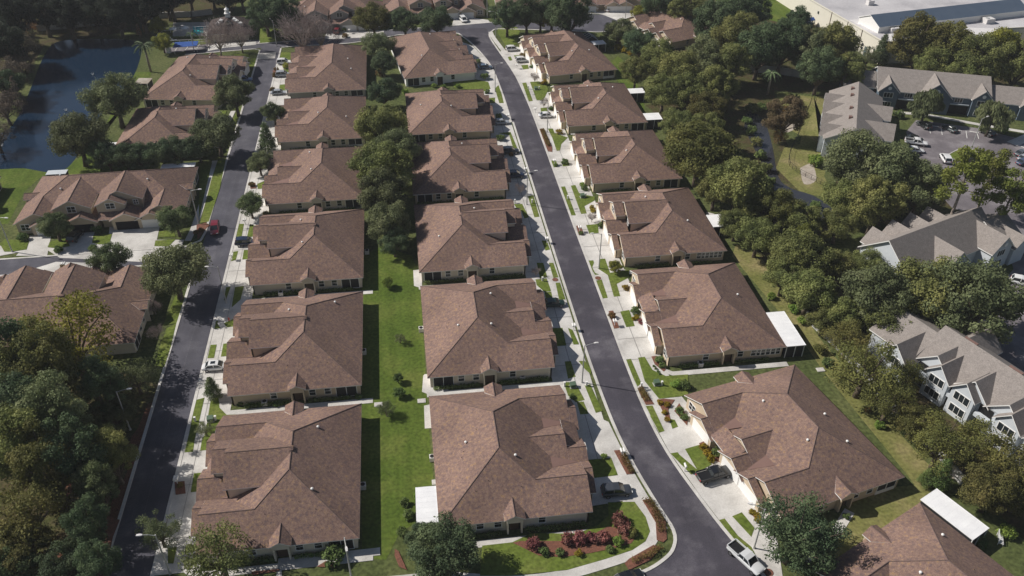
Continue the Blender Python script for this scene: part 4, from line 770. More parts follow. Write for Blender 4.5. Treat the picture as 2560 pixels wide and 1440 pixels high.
def proto(kind, leaf, var):
    key = (kind, var)
    if key in PROTO: return PROTO[key]
    sd_ = hash_(kind)+var*17; rr = random.Random(sd_); cl = []; m = M['leaf_oak']; bark = M['bark']
    V = Vector
    if kind in ('oak', 'sparse', 'tall', 'high'):
        zc, hz = dict(tall=(1.25, .98), high=(1.9, 1.5)).get(kind, (1.05, .72))
        N_ = 50 if kind != 'sparse' else 30; lob = [rr.uniform(.80,1.12) for _ in range(7)]
        for k in range(N_):
            a = k*2.39996+rr.uniform(-.5,.5); z = 1-2*(k+.5)/N_
            if z < -.72: continue
            q = sqrt(1-z*z); t_ = (a/6.28318*7) % 7; lb = lob[int(t_)]*(1-t_ % 1)+lob[(int(t_)+1) % 7]*(t_ % 1)
            s = rr.uniform(.52,.90)*lb; cl.append((V((cos(a)*q*s, sin(a)*q*s, zc+z*hz*s*rr.uniform(.85,1.1))), rr.choice((.13,.17,.21,.26,.31))))
        cl.append((V((0,0,zc)), .42))
        n, sz = (19000, .031) if kind != 'sparse' else (6500, .029)
        tips = [c for c, r in cl[::2]]; tr = trunkmesh('trunk', tips, .42, .075, bark, sd_); cr = leafmesh('crown', cl, n, sz, sd_, m)
    elif kind == 'cone':
        for k in range(40):
            t = (k+.5)/40; z = .35+2.5*t; R_ = .80*(1-t)**.75+.08; a = k*2.39996; q = R_*rr.uniform(.55,.85); cl.append((V((cos(a)*q, sin(a)*q, z)), .16+.20*(1-t)))
        tr = trunkmesh('trunk', [c for c, r in cl[::3]], .3, .07, bark, sd_, top=V((0,0,2.6))); cr = leafmesh('crown', cl, 8000, .046, sd_, m, flat=.8)
    elif kind == 'cyp':
        for k in range(46):
            t = (k+.5)/46; z = .5+3.6*t; R_ = .85*(1-t)**.8+.06; a = k*2.39996; q = R_*rr.uniform(.4,.95); cl.append((V((cos(a)*q, sin(a)*q, z+rr.uniform(-.1,.1))), .12+.2*(1-t)))
        tr = trunkmesh('trunk', [c for c, r in cl[::2]], .5, .06, M['palebark'], sd_, top=V((0,0,4.0))); cr = leafmesh('crown', cl, 3600, .05, sd_, m, flat=1.2)
    elif kind == 'pine':
        for k in range(15):
            a = k*2.39996; z = 1.8+1.5*((k+.5)/15)+rr.uniform(-.1,.1); q = rr.uniform(.3,.75)*(1-.3*((z-1.8)/1.5)); cl.append((V((cos(a)*q, sin(a)*q, z)), rr.uniform(.24,.36)))
        tr = trunkmesh('trunk', [c for c, r in cl], 1.7, .055, M['palebark'], sd_, top=V((.04,.03,3.2))); cr = leafmesh('crown', cl, 5200, .046, sd_, m, flat=1.2, long=1.2)
    elif kind == 'weep':
        for k in range(26):
            a = k*2.39996; z = rr.uniform(.5,1.6); q = sqrt(max(.05,1-((z-.7)/1.0)**2))*rr.uniform(.5,.8); cl.append((V((cos(a)*q, sin(a)*q, z)), rr.uniform(.22,.34)))
        tr = trunkmesh('trunk', [c for c, r in cl[::2]], .6, .06, bark, sd_); cr = leafmesh('crown', cl, 6500, .046, sd_, m, long=1.9, droop=.75)
    elif kind == 'bare':
        b = MB(); ends = []
        for k in range(22):
            a = k*2.39996; z = rr.uniform(.9,1.75); q = rr.uniform(.25,.85); e = V((cos(a)*q, sin(a)*q, z)); ends.append(e)
            for _ in range(60):
                d = (V((cos(a)*.8, sin(a)*.8, 1.0))+V((rr.gauss(0,.5),rr.gauss(0,.5),rr.gauss(0,.4)))).normalized(); s = e+V((rr.gauss(0,.13),rr.gauss(0,.13),rr.gauss(0,.16))); L_ = rr.uniform(.1,.26)
                sd2 = d.orthogonal().normalized()*rr.uniform(.006,.011); i = len(b.v); t = s+d*L_; b.v += [tuple(s-sd2), tuple(s+sd2), tuple(t+sd2*.5), tuple(t-sd2*.5)]; b.f.append((i,i+1,i+2,i+3)); b.m.append(0)
                f2 = d.cross(sd2).normalized()*.008; b.v += [tuple(s-f2), tuple(s+f2), tuple(t+f2*.5), tuple(t-f2*.5)]; b.f.append((i+4,i+5,i+6,i+7)); b.m.append(0)
        cr = b.mesh('crown', m, fix=False); tr = trunkmesh('trunk', ends, .4, .05, M['palebark'], sd_)
    elif kind == 'palm':
        b = MB()
        for k in range(20):
            a = k*2.39996; up = rr.uniform(-.2,.9); prev = V((0,0,2.4)); d = V((cos(a), sin(a), up)).normalized(); sdv = V((-sin(a), cos(a), 0))
            for j in range(5):
                nx = prev+d*.24; d = (d+V((0,0,-.30))).normalized(); w0 = .13*(1-abs(j-1.5)/4); w1 = .13*(1-abs(j-.5)/4)
                for sg in (1,-1): i = len(b.v); b.v += [tuple(prev), tuple(nx), tuple(nx+sdv*sg*w0+V((0,0,-.07))), tuple(prev+sdv*sg*w1+V((0,0,-.07)))]; b.f.append((i,i+1,i+2,i+3)); b.m.append(0)
                prev = nx
        cr = b.mesh('crown', m, fix=False); tb = MB(); tb.tube((0,0,0),(.03,.02,2.42),.11,.085,8); tr = tb.mesh('trunk', M['palebark'], smooth=True)
    else: # bush
        for k in range(12):
            a = k*2.39996; z = rr.uniform(.25,.85); q = rr.uniform(.3,.68)*(1.15-.5*z); cl.append((V((cos(a)*q, sin(a)*q, z)), rr.uniform(.28,.4)))
        tr = None; cr = leafmesh('leaves', cl, 900 if var < 9 else 2600, .11 if var < 9 else .06, sd_, m)
    PROTO[key] = (tr, cr); return PROTO[key]
def hash_(s): return sum(ord(c)*(i+3) for i, c in enumerate(s))
NT = [0]
KN = dict(oak='oak_tree', sparse='young_tree', tall='oak_tree', high='oak_tree', cone='magnolia_tree', cyp='cypress_tree', pine='pine_tree', weep='weeping_tree', bare='bare_tree', palm='palm_tree', bush='bush')
def plant(kind, leaf, x, y, R_, label, group=None, hz=1.0, var=None):
    NT[0] += 1; var = NT[0] % 4 if var is None else var; tr, cr = proto(kind, leaf, var); rr = random.Random(NT[0])
    if kind == 'bush':
        c_ = o = bpy.data.objects.new('bush', cr); COL.objects.link(o); tag(o, label, 'bush', group)
    else:
        o = thing(KN[kind], label, 'tree', (0,0,0), 0, group); child(tr, 'trunk', o); c_ = child(cr, 'crown', o)
    c_.material_slots[0].link = 'OBJECT'; c_.material_slots[0].material = M['leaf_'+leaf]
    o.location = (x, y, 0); o.rotation_euler = (0, 0, rr.uniform(0, 6.28)); o.scale = (R_, R_, R_*hz*rr.uniform(.93,1.07)); return o
for t in [
('oak','grey',-77.12,224.27,8.03,'grey-green tree on the pond bank beside the farther pond house'),
('oak','grey',-80.96,202.07,7.47,"broad grey-green tree at the pond's near right corner"),
('oak','grey',-46.47,228.02,6.48,'rounded grey-green street tree right of the farther pond house'),
('oak','grey',-47.82,203.49,6.79,'grey-green street tree at the street end of the dark tree row'),
('oak','dark',-73.48,197.68,4.65,'westernmost dark tree of the row above the tan dormered house','dark trees in the row above the tan house'),
('oak','dark',-69.19,196.84,4.40,'dark tree second from the pond in the row above the tan house','dark trees in the row above the tan house'),
('oak','dark',-64.95,196.79,4.59,'middle dark tree of the row above the tan dormered house','dark trees in the row above the tan house'),
('oak','dark',-60.83,197.84,4.37,'dark tree just right of the middle of the row above the tan house','dark trees in the row above the tan house'),
('oak','dark',-56.50,198.64,4.58,'dark tree next to the street end of the row above the tan house','dark trees in the row above the tan house'),
('oak','dark',-52.45,200.59,4.16,'easternmost dark tree of the row above the tan house','dark trees in the row above the tan house'),
('oak','mag',-35.65,221.19,3.62,'round glossy tree on the verge beside the fifth left-row house'),
('cone','mag',-35.76,203.74,2.95,"tall dark conical tree on the narrow street's verge"),
('oak','grey',-36.46,191.63,3.34,'pale green verge tree beside the fourth left-row house'),
('oak','mag',-36.31,171.11,3.45,'glossy two-toned tree on the verge beside the third left-row house'),
('cone','mag',-36.16,111.40,1.76,'small glossy conical tree on the verge just behind the white sedan'),
('sparse','grey',-35.90,102.15,1.69,'thin young tree on the verge of the nearest left-row house'),
('sparse','grey',-38.53,80.80,3.29,'thin-crowned tree beside the street lamp at the bottom left'),
('sparse','oliveg',-29.09,74.07,5.46,'large airy grey-green tree over the nearest left-row roof corner'),
('oak','mag',-77.05,166.41,3.97,'glossy tree before the left garages of the tan dormered house'),
('oak','mag',-51.41,165.24,4.17,'dark glossy tree at the street end of the tan dormered house'),
('oak','mag',-62.04,151.14,4.09,'glossy tree on the near side of the left side street'),
('oak','grey',-47.07,141.29,7.06,'large round dense tree on the corner of the left side street'),
('sparse','lime',-59.69,120.01,9.15,'wide airy yellow-green tree before the house seen from behind'),
('high','dark',-65.47,111.35,6.01,'dark oak at the left edge below the house seen from behind','dark oaks in the woods at the left edge'),
('high','oliveg',-59.25,108.25,6.19,'dark oak under the yellow-green tree','dark oaks in the woods at the left edge'),
('high','dark',-61.55,101.11,6.03,'dark oak in the middle of the left woods','dark oaks in the woods at the left edge'),
('high','grey',-55.96,98.76,5.55,'dark oak left of the bottom left lamp','dark oaks in the woods at the left edge'),
('high','oliveg',-60.03,93.65,5.49,'dark oak at the left edge near the utility pole','dark oaks in the woods at the left edge'),
('high','dark',-51.14,92.57,5.01,'dark oak behind the bright green tree in the left woods','dark oaks in the woods at the left edge'),
('high','olive',-54.80,89.96,5.00,'dark oak beyond the brown-tinged tree','dark oaks in the woods at the left edge'),
('high','dark',-51.93,107.87,4.34,'dark oak beside the narrow street, left of its shaded stretch','dark oaks in the woods at the left edge'),
('high','oliveg',-47.29,93.61,3.70,'dark oak at the kerb below the pale bush','dark oaks in the woods at the left edge'),
('oak','grey',-50.40,105.48,3.49,'pale grey-green bush-like tree behind the bottom left lamp'),
('sparse','grey',-48.84,114.02,3.91,'sparse greyish tree on the grass left of the shaded street'),
('high','mag',-48.04,87.82,3.30,'bright green tree at the street side of the bottom left woods'),
('high','dark',-47.02,80.42,3.18,'dark green tree just below the bright green one by the street'),
('high','dark',-44.93,75.07,3.09,'dark green tree beside the red mulch bank at bottom left'),
('sparse','olive',-56.11,84.24,6.29,'brown-tinged olive tree at the bottom left'),
('oak','olive',-55.62,79.17,4.57,'olive tree beneath the brown-tinged one at the left edge'),
('oak','mag',-56.75,76.86,3.59,'fresh green tree in the bottom left corner'),
('oak','dark',-50.25,75.85,3.82,'dark tree at the bottom edge left of the narrow street'),
('bare','bare',-49.02,128.85,1.63,'small leafless tree beside the house seen from behind'),
('bare','bare',-50.95,136.89,1.52,'smaller leafless tree at the house seen from behind, farther up'),
('bare','bare',-30.80,271.60,7.46,"wide pinkish leafless tree at the cross street's bend"),
('bare','bare',-25.46,274.81,5.86,"pinkish leafless tree next to the red car's house"),
('bare','bare',-57.97,275.99,5.69,'leafless pinkish tree before the clubhouse'),
('bare','bare',-51.53,278.73,4.87,'leafless tree between clubhouse and the street junction'),
('tall','dark',-44.25,292.88,7.71,'large dark oak beside the clubhouse'),
('tall','dark',-38.41,290.30,7.34,'dark oak between the clubhouse and the grey house'),
('oak','dark',-41.24,288.28,2.35,'small dark shrub-like tree on the lawn by the street junction'),
('cyp','orange',-125.54,306.39,2.31,'tall thin rusty cypress at the top left'),
('cyp','orange',-127.20,302.65,1.96,'rusty slim cypress left of the pond wall'),
('cyp','dim',-112.59,304.54,1.30,'slim leafless cypress before the pond wall, leftmost','slim leafless cypresses before the pond wall'),
('cyp','dim',-106.22,302.43,1.76,'tallest slim leafless cypress before the pond wall','slim leafless cypresses before the pond wall'),
('cyp','dim',-99.74,301.61,1.27,'slim leafless cypress in the middle of the pond wall','slim leafless cypresses before the pond wall'),
('cyp','dim',-94.55,304.72,0.96,'short slim leafless cypress by the pond wall','slim leafless cypresses before the pond wall'),
('cyp','orange',-88.27,298.03,1.25,'rusty slim cypress behind the palm by the pond'),
('cyp','orange',-87.11,301.91,1.26,'rusty slim cypress nearest the lime tree by the pool'),
('oak','lime',-81.07,296.76,3.55,'lime green tree left of the swimming pool'),
('oak','lime',-76.82,281.08,3.67,'yellow-green tree between the pool and the pond'),
('palm','dark',-77.90,264.85,3.62,"palm tree at the pond's far right corner"),
('palm','dark',-68.30,286.32,1.93,'small palm at the near edge of the swimming pool'),
('sparse','dim',-119.65,273.66,6.89,'greyish half-bare tree on the far left pond bank, upper one','half-bare trees on the left pond bank'),
('sparse','dim',-114.01,250.41,6.40,'greyish half-bare tree on the left pond bank, middle one','half-bare trees on the left pond bank'),
('sparse','dim',-115.17,263.18,4.64,'greyish half-bare tree closest to the water on the left pond bank'),
('sparse','dim',-104.55,212.30,5.13,'greyish half-bare tree nearest the camera on the left pond bank'),
('oak','dark',-112.01,243.72,5.44,'dark low tree at the left edge among the half-bare ones'),
('tall','oliveg',88.05,215.29,6.23,"dark oak at the belt's right side facing the brown clearing",'dark oaks in the belt beyond the right row'),
('tall','oliveg',77.30,191.22,5.42,"dark oak at the clearing's edge left of the creek's far end"),
('tall','oliveg',69.61,233.38,5.00,'dark oak on the lawn edge behind the farthest right house'),
('oak','oliveg',70.32,148.41,4.19,'dark tree behind the far corner of the second right-row house'),
('oak','oliveg',76.05,154.24,4.90,'dark tree between creek and third right-row house'),
('oak','oliveg',92.14,144.86,4.70,'dark tree on the creek bank left of the grey-roofed block'),
('oak','oliveg',83.77,130.61,4.54,'dark tree between the thicket and the white-walled gable'),
('oak','oliveg',75.39,114.46,3.54,'dark tree over the upper end of the overgrown wall'),
('tall','dark',132.66,264.10,5.93,'dark oak beside the play lawn'),
('tall','oliveg',131.29,222.87,6.05,"dark oak behind the end-on block's far end",'dark oaks before the store'),
('sparse','dim',-107.97,229.57,5.70,'greyish half-bare tree on the left pond bank, lower one','half-bare trees on the left pond bank'),
('cyp','dim',-115.06,269.01,2.36,'rust-tipped bare cypress on the left pond bank'),
('cyp','dim',-108.24,239.96,2.41,'bare cypress on the left pond bank near the left edge'),
('cyp','dim',-119.29,289.23,2.19,'bare cypress where the pond wall starts'),
('tall','deep',-126.29,290.91,8.67,'dark oak in the top left corner','dark oaks in the woods beyond the pond'),
('tall','deep',-119.98,268.89,7.37,'dark oak at the left edge beyond the pond','dark oaks in the woods beyond the pond'),
('tall','deep',-118.41,300.95,8.83,'dark oak in the woods beyond the pond wall','dark oaks in the woods beyond the pond'),
('tall','deep',-109.79,298.14,7.59,'dark oak in the woods beyond the pond wall','dark oaks in the woods beyond the pond'),
('tall','deep',-102.12,301.53,8.23,'dark oak in the woods beyond the pond wall','dark oaks in the woods beyond the pond'),
('tall','deep',-93.86,298.02,7.16,'dark oak in the woods beyond the pond wall','dark oaks in the woods beyond the pond'),
('tall','deep',-86.46,301.13,8.11,'dark oak in the woods beyond the pond wall','dark oaks in the woods beyond the pond'),
('tall','deep',-81.01,313.65,7.09,'dark oak in the woods beyond the pond wall','dark oaks in the woods beyond the pond'),
('tall','deep',-74.87,322.79,7.23,'dark oak in the woods beyond the pond wall','dark oaks in the woods beyond the pond'),
('tall','deep',-67.29,325.26,6.92,'dark oak in the woods beyond the pond wall','dark oaks in the woods beyond the pond'),
('tall','deep',-56.14,321.56,6.81,'dark oak in the woods beyond the pond wall','dark oaks in the woods beyond the pond'),
('tall','deep',-97.54,310.77,7.12,'paler oak among the dark woods beyond the pond wall'),
('tall','deep',-128.23,316.59,9.29,'dark oak in the woods beyond the pond wall','dark oaks in the woods beyond the pond'),
('tall','deep',-112.08,315.54,9.12,'dark oak in the woods beyond the pond wall','dark oaks in the woods beyond the pond'),
('tall','deep',-79.34,313.19,8.82,'dark oak in the woods beyond the pond wall','dark oaks in the woods beyond the pond'),
('tall','deep',-60.30,313.83,8.73,'dark oak in the woods beyond the pond wall','dark oaks in the woods beyond the pond'),
('oak','olive',-7.90,286.62,6.49,"yellow-tinged tree before the grey house's right end"),
('oak','dark',2.44,286.04,6.05,'dark tree in the middle of three along the cross street'),
('oak','dark',12.95,283.98,6.59,'dark tree nearest the white van on the cross street'),
('oak','grey',-6.39,265.75,5.40,'grey-green tree at the near edge of the cross street, behind the left row'),
('oak','dark',-5.35,251.82,4.38,'dark tree between the farthest left-row and middle-row houses'),
('oak','dark',-5.52,226.99,5.42,'dark tree between the fifth houses of the left and middle rows'),
('oak','oliveg',-5.64,199.52,7.37,'big dark green tree between the rows, farthest of the large clump'),
('oak','oliveg',-6.10,178.39,7.89,'biggest dark tree of the clump between left and middle rows'),
('oak','grey',-2.50,190.89,5.91,'dark tree on the right flank of the clump between the rows'),
('oak','grey',-5.68,167.73,6.62,'dark tree on the near side of the clump between the rows'),
('oak','grey',-4.88,156.84,5.44,'pale grey-green tree at the near end of the clump between rows'),
('oak','dark',-4.19,151.26,3.61,'low dark tree at the foot of the pale tree between rows'),
('tall','dark',37.23,283.25,6.32,'dark oak right of the lamp at the cross street corner'),
('tall','dark',44.33,284.56,6.65,'dark oak second along the corner beyond the right row'),
('oak','lime',49.47,286.61,5.27,'yellow-green tree among the dark oaks beyond the right row'),
('tall','dark',57.41,275.40,8.20,'large dark oak left of the turning circle'),
('tall','dark',52.99,284.74,6.69,'dark oak behind the yellow-green one beyond the right row'),
('oak','grey',72.82,268.48,5.90,'grey-green tree at the near side of the turning circle'),
('oak','dark',76.63,255.38,5.95,'dark tree below the hip-roofed house by the turning circle'),
('oak','lime',86.70,293.81,3.38,"yellow-green round bush-like tree by the turning circle's white garages"),
('tall','oliveg',77.54,236.30,7.10,'dark oak in the broad tree belt, before the hip-roofed house','dark oaks in the belt beyond the right row'),
('tall','oliveg',80.44,225.39,7.11,'dark oak in the broad tree belt beyond the right row','dark oaks in the belt beyond the right row'),
('tall','grey',90.30,233.66,7.65,'dark oak in the broad tree belt beyond the right row','dark oaks in the belt beyond the right row'),
('tall','dark',101.96,257.48,8.63,'dark oak in the woods left of the white store','dark oaks in the belt beyond the right row'),
('tall','oliveg',106.11,246.59,8.40,'dark oak in the woods left of the white store','dark oaks in the belt beyond the right row'),
('tall','dark',112.48,268.00,8.73,'dark oak in the woods left of the white store','dark oaks in the belt beyond the right row'),
('tall','dark',122.04,275.86,7.54,'dark oak in the woods left of the white store','dark oaks in the belt beyond the right row'),
('tall','oliveg',99.85,279.90,7.14,'dark oak in the woods behind the hip-roofed house','dark oaks in the belt beyond the right row'),
('tall','dark',92.59,289.21,6.68,'dark oak in the woods behind the hip-roofed house','dark oaks in the belt beyond the right row'),
('tall','dark',108.80,236.49,8.17,'dark oak in the woods before the white store','dark oaks in the belt beyond the right row'),
('tall','oliveg',98.22,231.09,7.16,'dark oak in the woods before the white store','dark oaks in the belt beyond the right row'),
('tall','dark',116.85,237.67,8.56,'dark oak in the woods before the white store','dark oaks in the belt beyond the right row'),
('oak','oliveg',73.23,216.19,6.61,'dark tree at the lawn edge behind the fifth right-row house'),
('oak','oliveg',79.41,213.51,6.60,'dark tree beside the yellow-green one of the belt'),
('oak','olive',82.10,205.40,5.76,'yellow-green tree standing out in the belt by the creek'),
('oak','oliveg',72.38,197.33,5.08,'dark green tree behind the fourth right-row house'),
('oak','olive',69.58,173.32,9.73,'broad olive tree behind the third right-row house'),
('oak','oliveg',73.91,159.07,8.34,'broad dark tree on the left bank of the creek'),
('oak','oliveg',70.03,161.65,5.74,'dark tree between the broad olive tree and the creek'),
('tall','grey',123.83,234.32,8.30,"dark oak before the store's corner",'dark oaks before the store'),
('tall','oliveg',130.42,232.29,8.87,"dark oak nearest the store's white wall",'dark oaks before the store'),
('tall','dark',122.52,223.26,6.74,"dark oak beside the pale fence's end",'dark oaks before the store'),
('palm','dark',108.65,225.09,3.06,'bushy palm in front of the pale fence'),
('tall','dull',100.58,195.21,6.39,"rust-brown round tree on the creek's grassy bank"),
('cyp','rust',99.09,193.32,2.50,'smaller rusty tree beside the rust-brown round one'),
('oak','olive',79.73,150.96,5.79,"olive tree on the creek's near bank"),
('oak','oliveg',83.98,147.50,5.22,"dark tree at the creek's near end"),
('oak','oliveg',72.56,141.64,5.15,'dark tree at the lawn edge behind the third right-row house'),
('oak','oliveg',77.31,131.51,6.35,'dense olive tree behind the second right-row house'),
('oak','oliveg',74.96,121.16,6.05,'olive oak above the white patio cover'),
('oak','oliveg',72.62,127.50,4.70,'olive tree on the lawn side of the overgrown wall'),
('bare','bare',89.52,147.46,2.28,'white leafless tree over the dark thicket'),
('pine','pine',81.75,139.48,2.33,'small twisted pine below the white leafless tree'),
('tall','grey',102.88,161.23,8.30,'left crown of the great oak clump below the end-on block'),
('tall','grey',109.18,156.62,8.68,'middle crown of the great oak clump by the parking lot'),
('tall','oliveg',101.56,147.30,7.12,'near crown of the great oak clump by the parking lot'),
('tall','grey',114.27,152.12,6.68,'right crown of the great oak clump by the parking lot'),
('oak','oliveg',97.89,154.59,5.72,'lower left crown of the great oak clump'),
('pine','pine',118.11,144.39,6.08,'tall open pine beside the parking lot'),
('pine','pine',127.29,140.40,5.38,'open pine at the right edge by the parking lot'),
('pine','pine',129.86,151.12,4.59,'slimmer pine between the two large parking-lot pines'),
('oak','grey',86.60,115.60,7.56,'left of the broad oaks below the grey-roofed block'),
('oak','oliveg',95.65,115.40,8.25,'middle broad oak covering the grey-roofed block'),
('oak','grey',101.50,109.77,9.21,'largest broad oak at the right edge below the block'),
('oak','oliveg',85.61,111.18,5.04,"dark oak shading the white-sided block's roof end"),
('oak','oliveg',79.44,115.16,4.47,"dark oak beside the overgrown wall's top end"),
('weep','grey',144.82,201.21,5.34,"weeping tree before the blue block's middle gable"),
('weep','grey',157.66,190.74,5.33,"weeping tree before the blue block's right end"),
('bush','fern',103.63,180.17,2.64,'bright leafy clump beside the end-on block'),
('sparse','olive',74.38,97.58,6.80,'airy olive tree growing over the overgrown wall'),
('sparse','olive',82.12,97.74,3.83,'airy olive tree before the shaded upper gable of the white-sided block'),
('oak','oliveg',91.20,129.66,4.08,'dark tree before the white gable of the grey-roofed block'),
('sparse','olive',76.38,107.16,4.52,'airy tree at the upper end of the overgrown wall'),
('sparse','olive',75.98,91.24,4.82,'airy olive tree left of the paned white gables'),
('oak','olive',78.31,87.21,3.78,'fuller yellow-green tree at the foot of the white gables'),
('sparse','olive',78.69,80.47,5.36,'airy olive tree at the lower end of the overgrown wall'),
('sparse','olive',83.93,79.30,5.44,'airy tree before the lowest white gable'),
('sparse','olive',86.81,76.05,5.44,'airy olive tree at the right edge below the white block'),
('oak','olive',81.70,71.64,4.58,'olive tree above the white slatted bench'),
('oak','olive',85.91,71.03,4.23,'olive tree at the right edge near the bottom'),
('cone','hedge',77.41,76.74,2.10,'dense dark conifer at the corner of the back lawn'),
('cone','hedge',75.81,77.47,1.40,'small dense conifer at the tip of the mulch strip'),
('sparse','dark',48.91,66.77,6.48,'large airy dark tree before the nearest right-row house'),
('oak','dark',50.90,66.62,5.11,'inner dark crown beside the large airy tree at the bottom'),
('oak','dark',1.44,71.13,5.24,'large dark tree at the near left corner of the nearest middle-row house'),
('oak','dark',-1.93,74.71,2.94,'darker tree on the left flank of the nearest middle-row corner tree'),
('bush','hedge',-14.27,75.49,2.17,'large clipped round bush at the nearest left-row house'),
('tall','olive',157.51,231.26,9.27,'dense mixed tree in front of the store, left','autumn-tinged trees in front of the store'),
('tall','olive',164.17,227.02,9.28,'dense mixed tree in front of the store','autumn-tinged trees in front of the store'),
('tall','oliveg',168.74,219.05,8.35,"dark tree in front of the store's side block"),
('tall','lime',178.29,222.10,8.57,'yellow-green tree at the top right edge'),
('tall','oliveg',180.26,215.07,8.18,'dark tree at the right edge above the blue block'),
('cone','dark',153.24,243.30,3.48,"lone slim tree at the store's corner"),
('tall','oliveg',157.93,222.88,6.07,"dark low tree behind the blue block's roof"),
('sparse','grey',147.34,240.63,4.28,"thin tree at the foot of the store's corner"),
('tall','oliveg',163.22,216.27,5.49,"dark tree behind the right end of the blue block's roof"),
('sparse','grey',-6.67,103.16,1.78,'nearly bare sapling on the central lawn with white ties'),
('sparse','grey',-3.88,122.08,1.21,'thin sapling on the central lawn beside the second houses'),
('oak','hedge',-4.53,111.20,1.07,'small dark tree on the central lawn, upper of two close ones'),
('oak','hedge',-4.41,107.53,1.12,'small dark tree on the central lawn, lower of two close ones'),
('oak','fern',-5.98,140.05,1.32,'small green tree on the central lawn below the tree clump'),
('oak','lime',41.47,139.50,1.68,"small yellowish round tree before the third right-row house's front"),
('bare','bare',40.76,159.87,1.20,'tiny leafless tree in a lawn before the third right-row house'),
('bare','bare',40.48,242.29,1.52,'tiny leafless shrub tree on the driveway of the farthest right house'),
('bare','bare',40.24,223.61,1.42,'tiny leafless tree by the lamp of the fourth right-row house'),
('bare','bare',26.19,174.38,1.36,'tiny leafless tree before the third middle-row house'),
('bare','bare',24.71,140.38,1.08,'tiny leafless tree by the second middle-row drive'),
('bush','lime',-36.11,263.12,1.63,'yellow-green bush behind the farther silver car of the left row')]: plant(*t)
